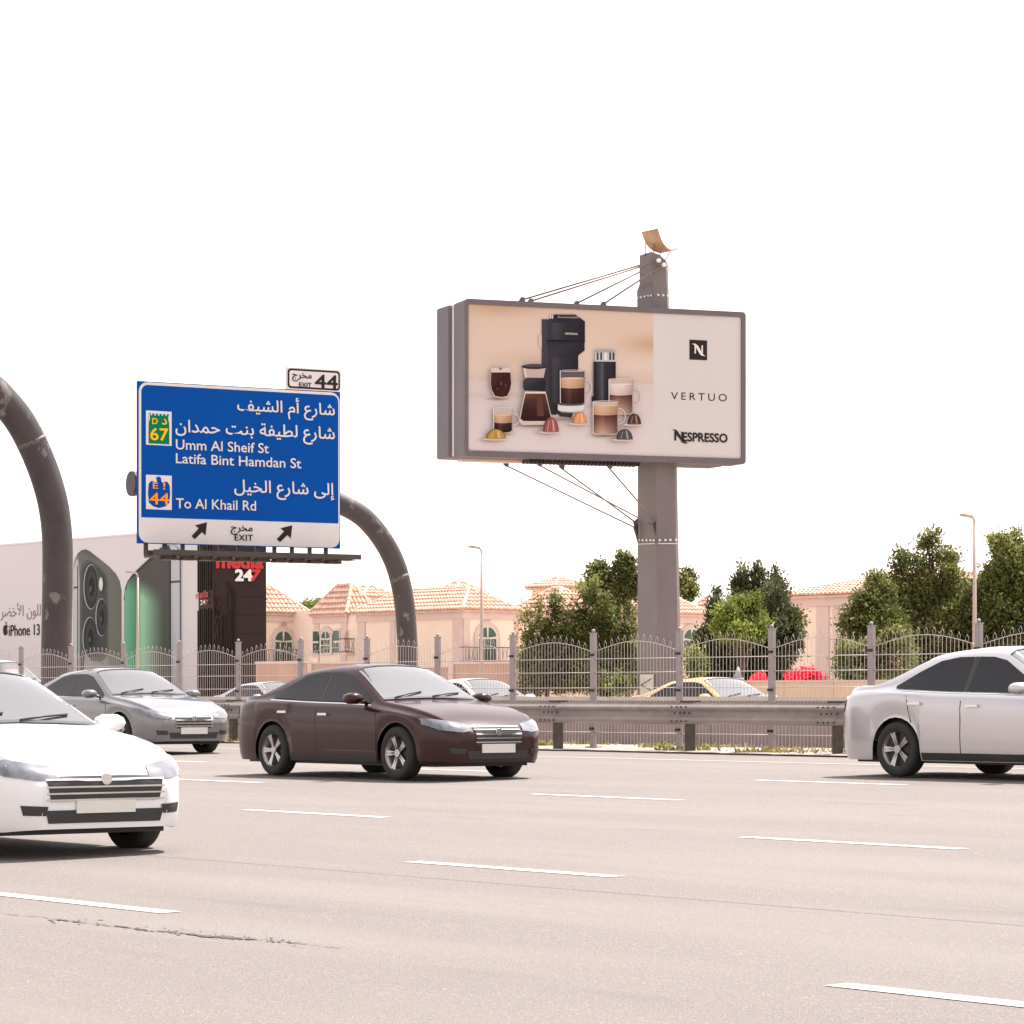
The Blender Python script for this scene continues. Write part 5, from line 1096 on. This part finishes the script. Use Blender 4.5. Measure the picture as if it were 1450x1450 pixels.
    for s in (1, -1):
        for x in (1.02 if S is SED else 1.06, bx, -1.22):
            top_ = zside(x) + .015; patch([(x - .005, top_), (x + .005, top_)], [(x - .005 + (.10 if x < -1 else 0), .30 if x > -1 else .60), (x + .005 + (.10 if x < -1 else 0), .30 if x > -1 else .60)], 'side', 'panel_gap', M['trim'], rows=8, eps=.003, s=s)
        patch([(xf_ - R_ - .02, .30), (xr_ + R_ + .02, .30)], [(xf_ - R_ - .02, .21), (xr_ + R_ + .02, .21)], 'side', 'sill', M['trim'], rows=2, eps=.004, s=s, sub=8)
        for x in (-.12, -1.05):
            h, _ = hit((x, s * 3, zside(x) - .13), (0, -s, 0)); MB().box((x - .10, min(h.y, h.y + s * .035), zside(x) - .145), (x + .10, max(h.y, h.y + s * .035), zside(x) - .115)).build('door_handle', M['chrome'] if detail else paint, root, local=True)
        mx, mz = x1w - .10, zside(x1w) + .10; my = W * .5 + .02
        mb = MB(); P = []
        for t_, sc_ in ((-.10, .75), (-.06, 1), (.04, 1), (.12, .6)):
            P.append([(mx + t_, s * (my + .09) + .13 * sc_ * math.cos(a_), mz + .075 * sc_ * math.sin(a_)) for a_ in [2 * math.pi * k / 10 for k in range(10)]])
        for ring_ in P: mb.v += ring_
        mb.f = [(i * 10 + k, i * 10 + (k + 1) % 10, (i + 1) * 10 + (k + 1) % 10, (i + 1) * 10 + k) for i in range(3) for k in range(10)] + [tuple(range(10))[::-1], tuple(range(30, 40))]; mb.sm = [True] * len(mb.f)
        mb.tube([(mx, s * (W * .44), mz - .06), (mx, s * my, mz - .02)], .025, 6)
        mb.build('wing_mirror', paint, root, local=True, fix=True)
    if roofpaint:
        rx_ = [p for p in (S['top'][4][0] + .02, -.6, -.2, wn_[1][0] + .02)]; patch([(x, .56) for x in rx_], [(x, -.56) for x in rx_], 'top', 'roof_panel', roofpaint, rows=8, eps=.006)
    # underbody and wheel wells
    ub = MB().box((-L / 2 + .25, -W * .40, .17), (L / 2 - .35, W * .40, .42)); ub.box((xf_ - R_, -W * .40, .42), (xf_ + R_, W * .40, .74)); ub.box((xr_ - R_, -W * .40, .42), (xr_ + R_, W * .40, .74))
    ub.build('underbody', M['trim'], root, local=True)
    # wheels
    def lathe(prof_, n=32):
        mb = MB(); k = len(prof_)
        for i in range(n):
            a_ = 2 * math.pi * i / n
            for rr, y in prof_: mb.v.append((rr * math.cos(a_), y, rr * math.sin(a_)))
        mb.f = [(i * k + j, ((i + 1) % n) * k + j, ((i + 1) % n) * k + j + 1, i * k + j + 1) for i in range(n) for j in range(k - 1)]; mb.sm = [True] * len(mb.f); return mb
    ty = lathe([(r * .66, .09), (r * .72, .108), (r * .90, .112), (r * .985, .09), (r, .05), (r, -.05), (r * .985, -.09), (r * .9, -.11), (r * .66, -.09)]).mesh('tyre', M['tyre'])
    rm = lathe([(r * .68, .10), (r * .66, .085), (r * .60, .06), (r * .59, -.06)])
    for i in range(5):
        a_ = 2 * math.pi * i / 5
        for d_ in (-.11, .11):
            p0 = Vector((math.cos(a_) * r * .12, .055, math.sin(a_) * r * .12)); p1 = Vector((math.cos(a_ + d_) * r * .62, .078, math.sin(a_ + d_) * r * .62)); tt = Vector((-math.sin(a_), 0, math.cos(a_))) * .017
            rm.obox(p0 - tt, p1 - p0, tt * 2, Vector((0, .018, 0)))
    rm.tube([(0, .05, 0), (0, .085, 0)], r * .15, 14)
    rmm = rm.mesh('rim', M['rim']); dk = MB().tube([(0, .0, 0), (0, .03, 0)], r * .58, 24, smooth=False).mesh('brake_disc', M['steel_dark'])
    for xa in (xf_, xr_):
        for s in (1, -1):
            w0 = link('wheel', ty, root, (xa, s * (W * .5 - .115), r), (0, 0, 0 if s > 0 else math.pi)); link('rim', rmm, w0); link('brake_disc', dk, w0)
    return root
P_white = car_paint('white_paint', (.74, .74, .75), 0); P_maroon = car_paint('maroon_paint', (.026, .004, .005), .0, .15, .5)
P_silver = car_paint('silver_paint', (.50, .48, .50), .6); P_grey = car_paint('grey_silver_paint', (.17, .165, .175), .5); P_cream = car_paint('taxi_gold', (.66, .46, .20), 0)
P_yellow = car_paint('taxi_yellow', (.72, .42, .04), 0); P_teal = car_paint('teal_paint', (.08, .16, .15), .2)
def place(u_front, y, S): return X(u_front, y) - S['L'] / 2     # x of the middle when the nose stands at column u_front
def P0(u, y, S): return (place(u, y, S), y, zroad(y))
make_car(SED, 'white car in the nearest lane, only its nose inside the left edge', P0(150, 11.75, SED), P_white, grille_w=True)
make_car(SED, 'silver grey car in the farthest lane beside the crash barrier on the left', P0(275, 26.7, SED), P_grey)
make_car(SED, 'dark maroon saloon car in the middle of the picture', P0(706, 22.8, SED), P_maroon)
c_ = make_car(TALL, 'silver saloon car cut by the right edge', (X(1255, 26.9) + 2.45, 26.9, zroad(26.9)), P_silver)
SZ = .40
make_car(SED, 'white car on the service road seen through the fence left of the bushy trees', (X(765, 44) - 2.37, 44, SZ), P_white)
make_car(SED, 'cream taxi with a yellow roof seen through the fence behind the billboard column', (X(1118, 46) - 2.37, 46, SZ), P_cream, roofpaint=P_yellow, cat='taxi', name='taxi')
make_car(SED, 'pale car on the service road behind the maroon car, near the black tower', (X(450, 50) - 2.37, 50, SZ), P_silver)
VAN = dict(SUV, top=[(x, z * 1.27) for x, z in SUV['top']], belt=[(x, z * 1.2) for x, z in SUV['belt']], win=[(x, z * (1.27 if z > 1.2 else 1.2)) for x, z in SUV['win']])
make_car(VAN, 'dark teal van behind the fence at the far left edge', (X(62, 44) - 2.35, 44, SZ), P_teal, roofpaint=P_white, cat='van', name='van')
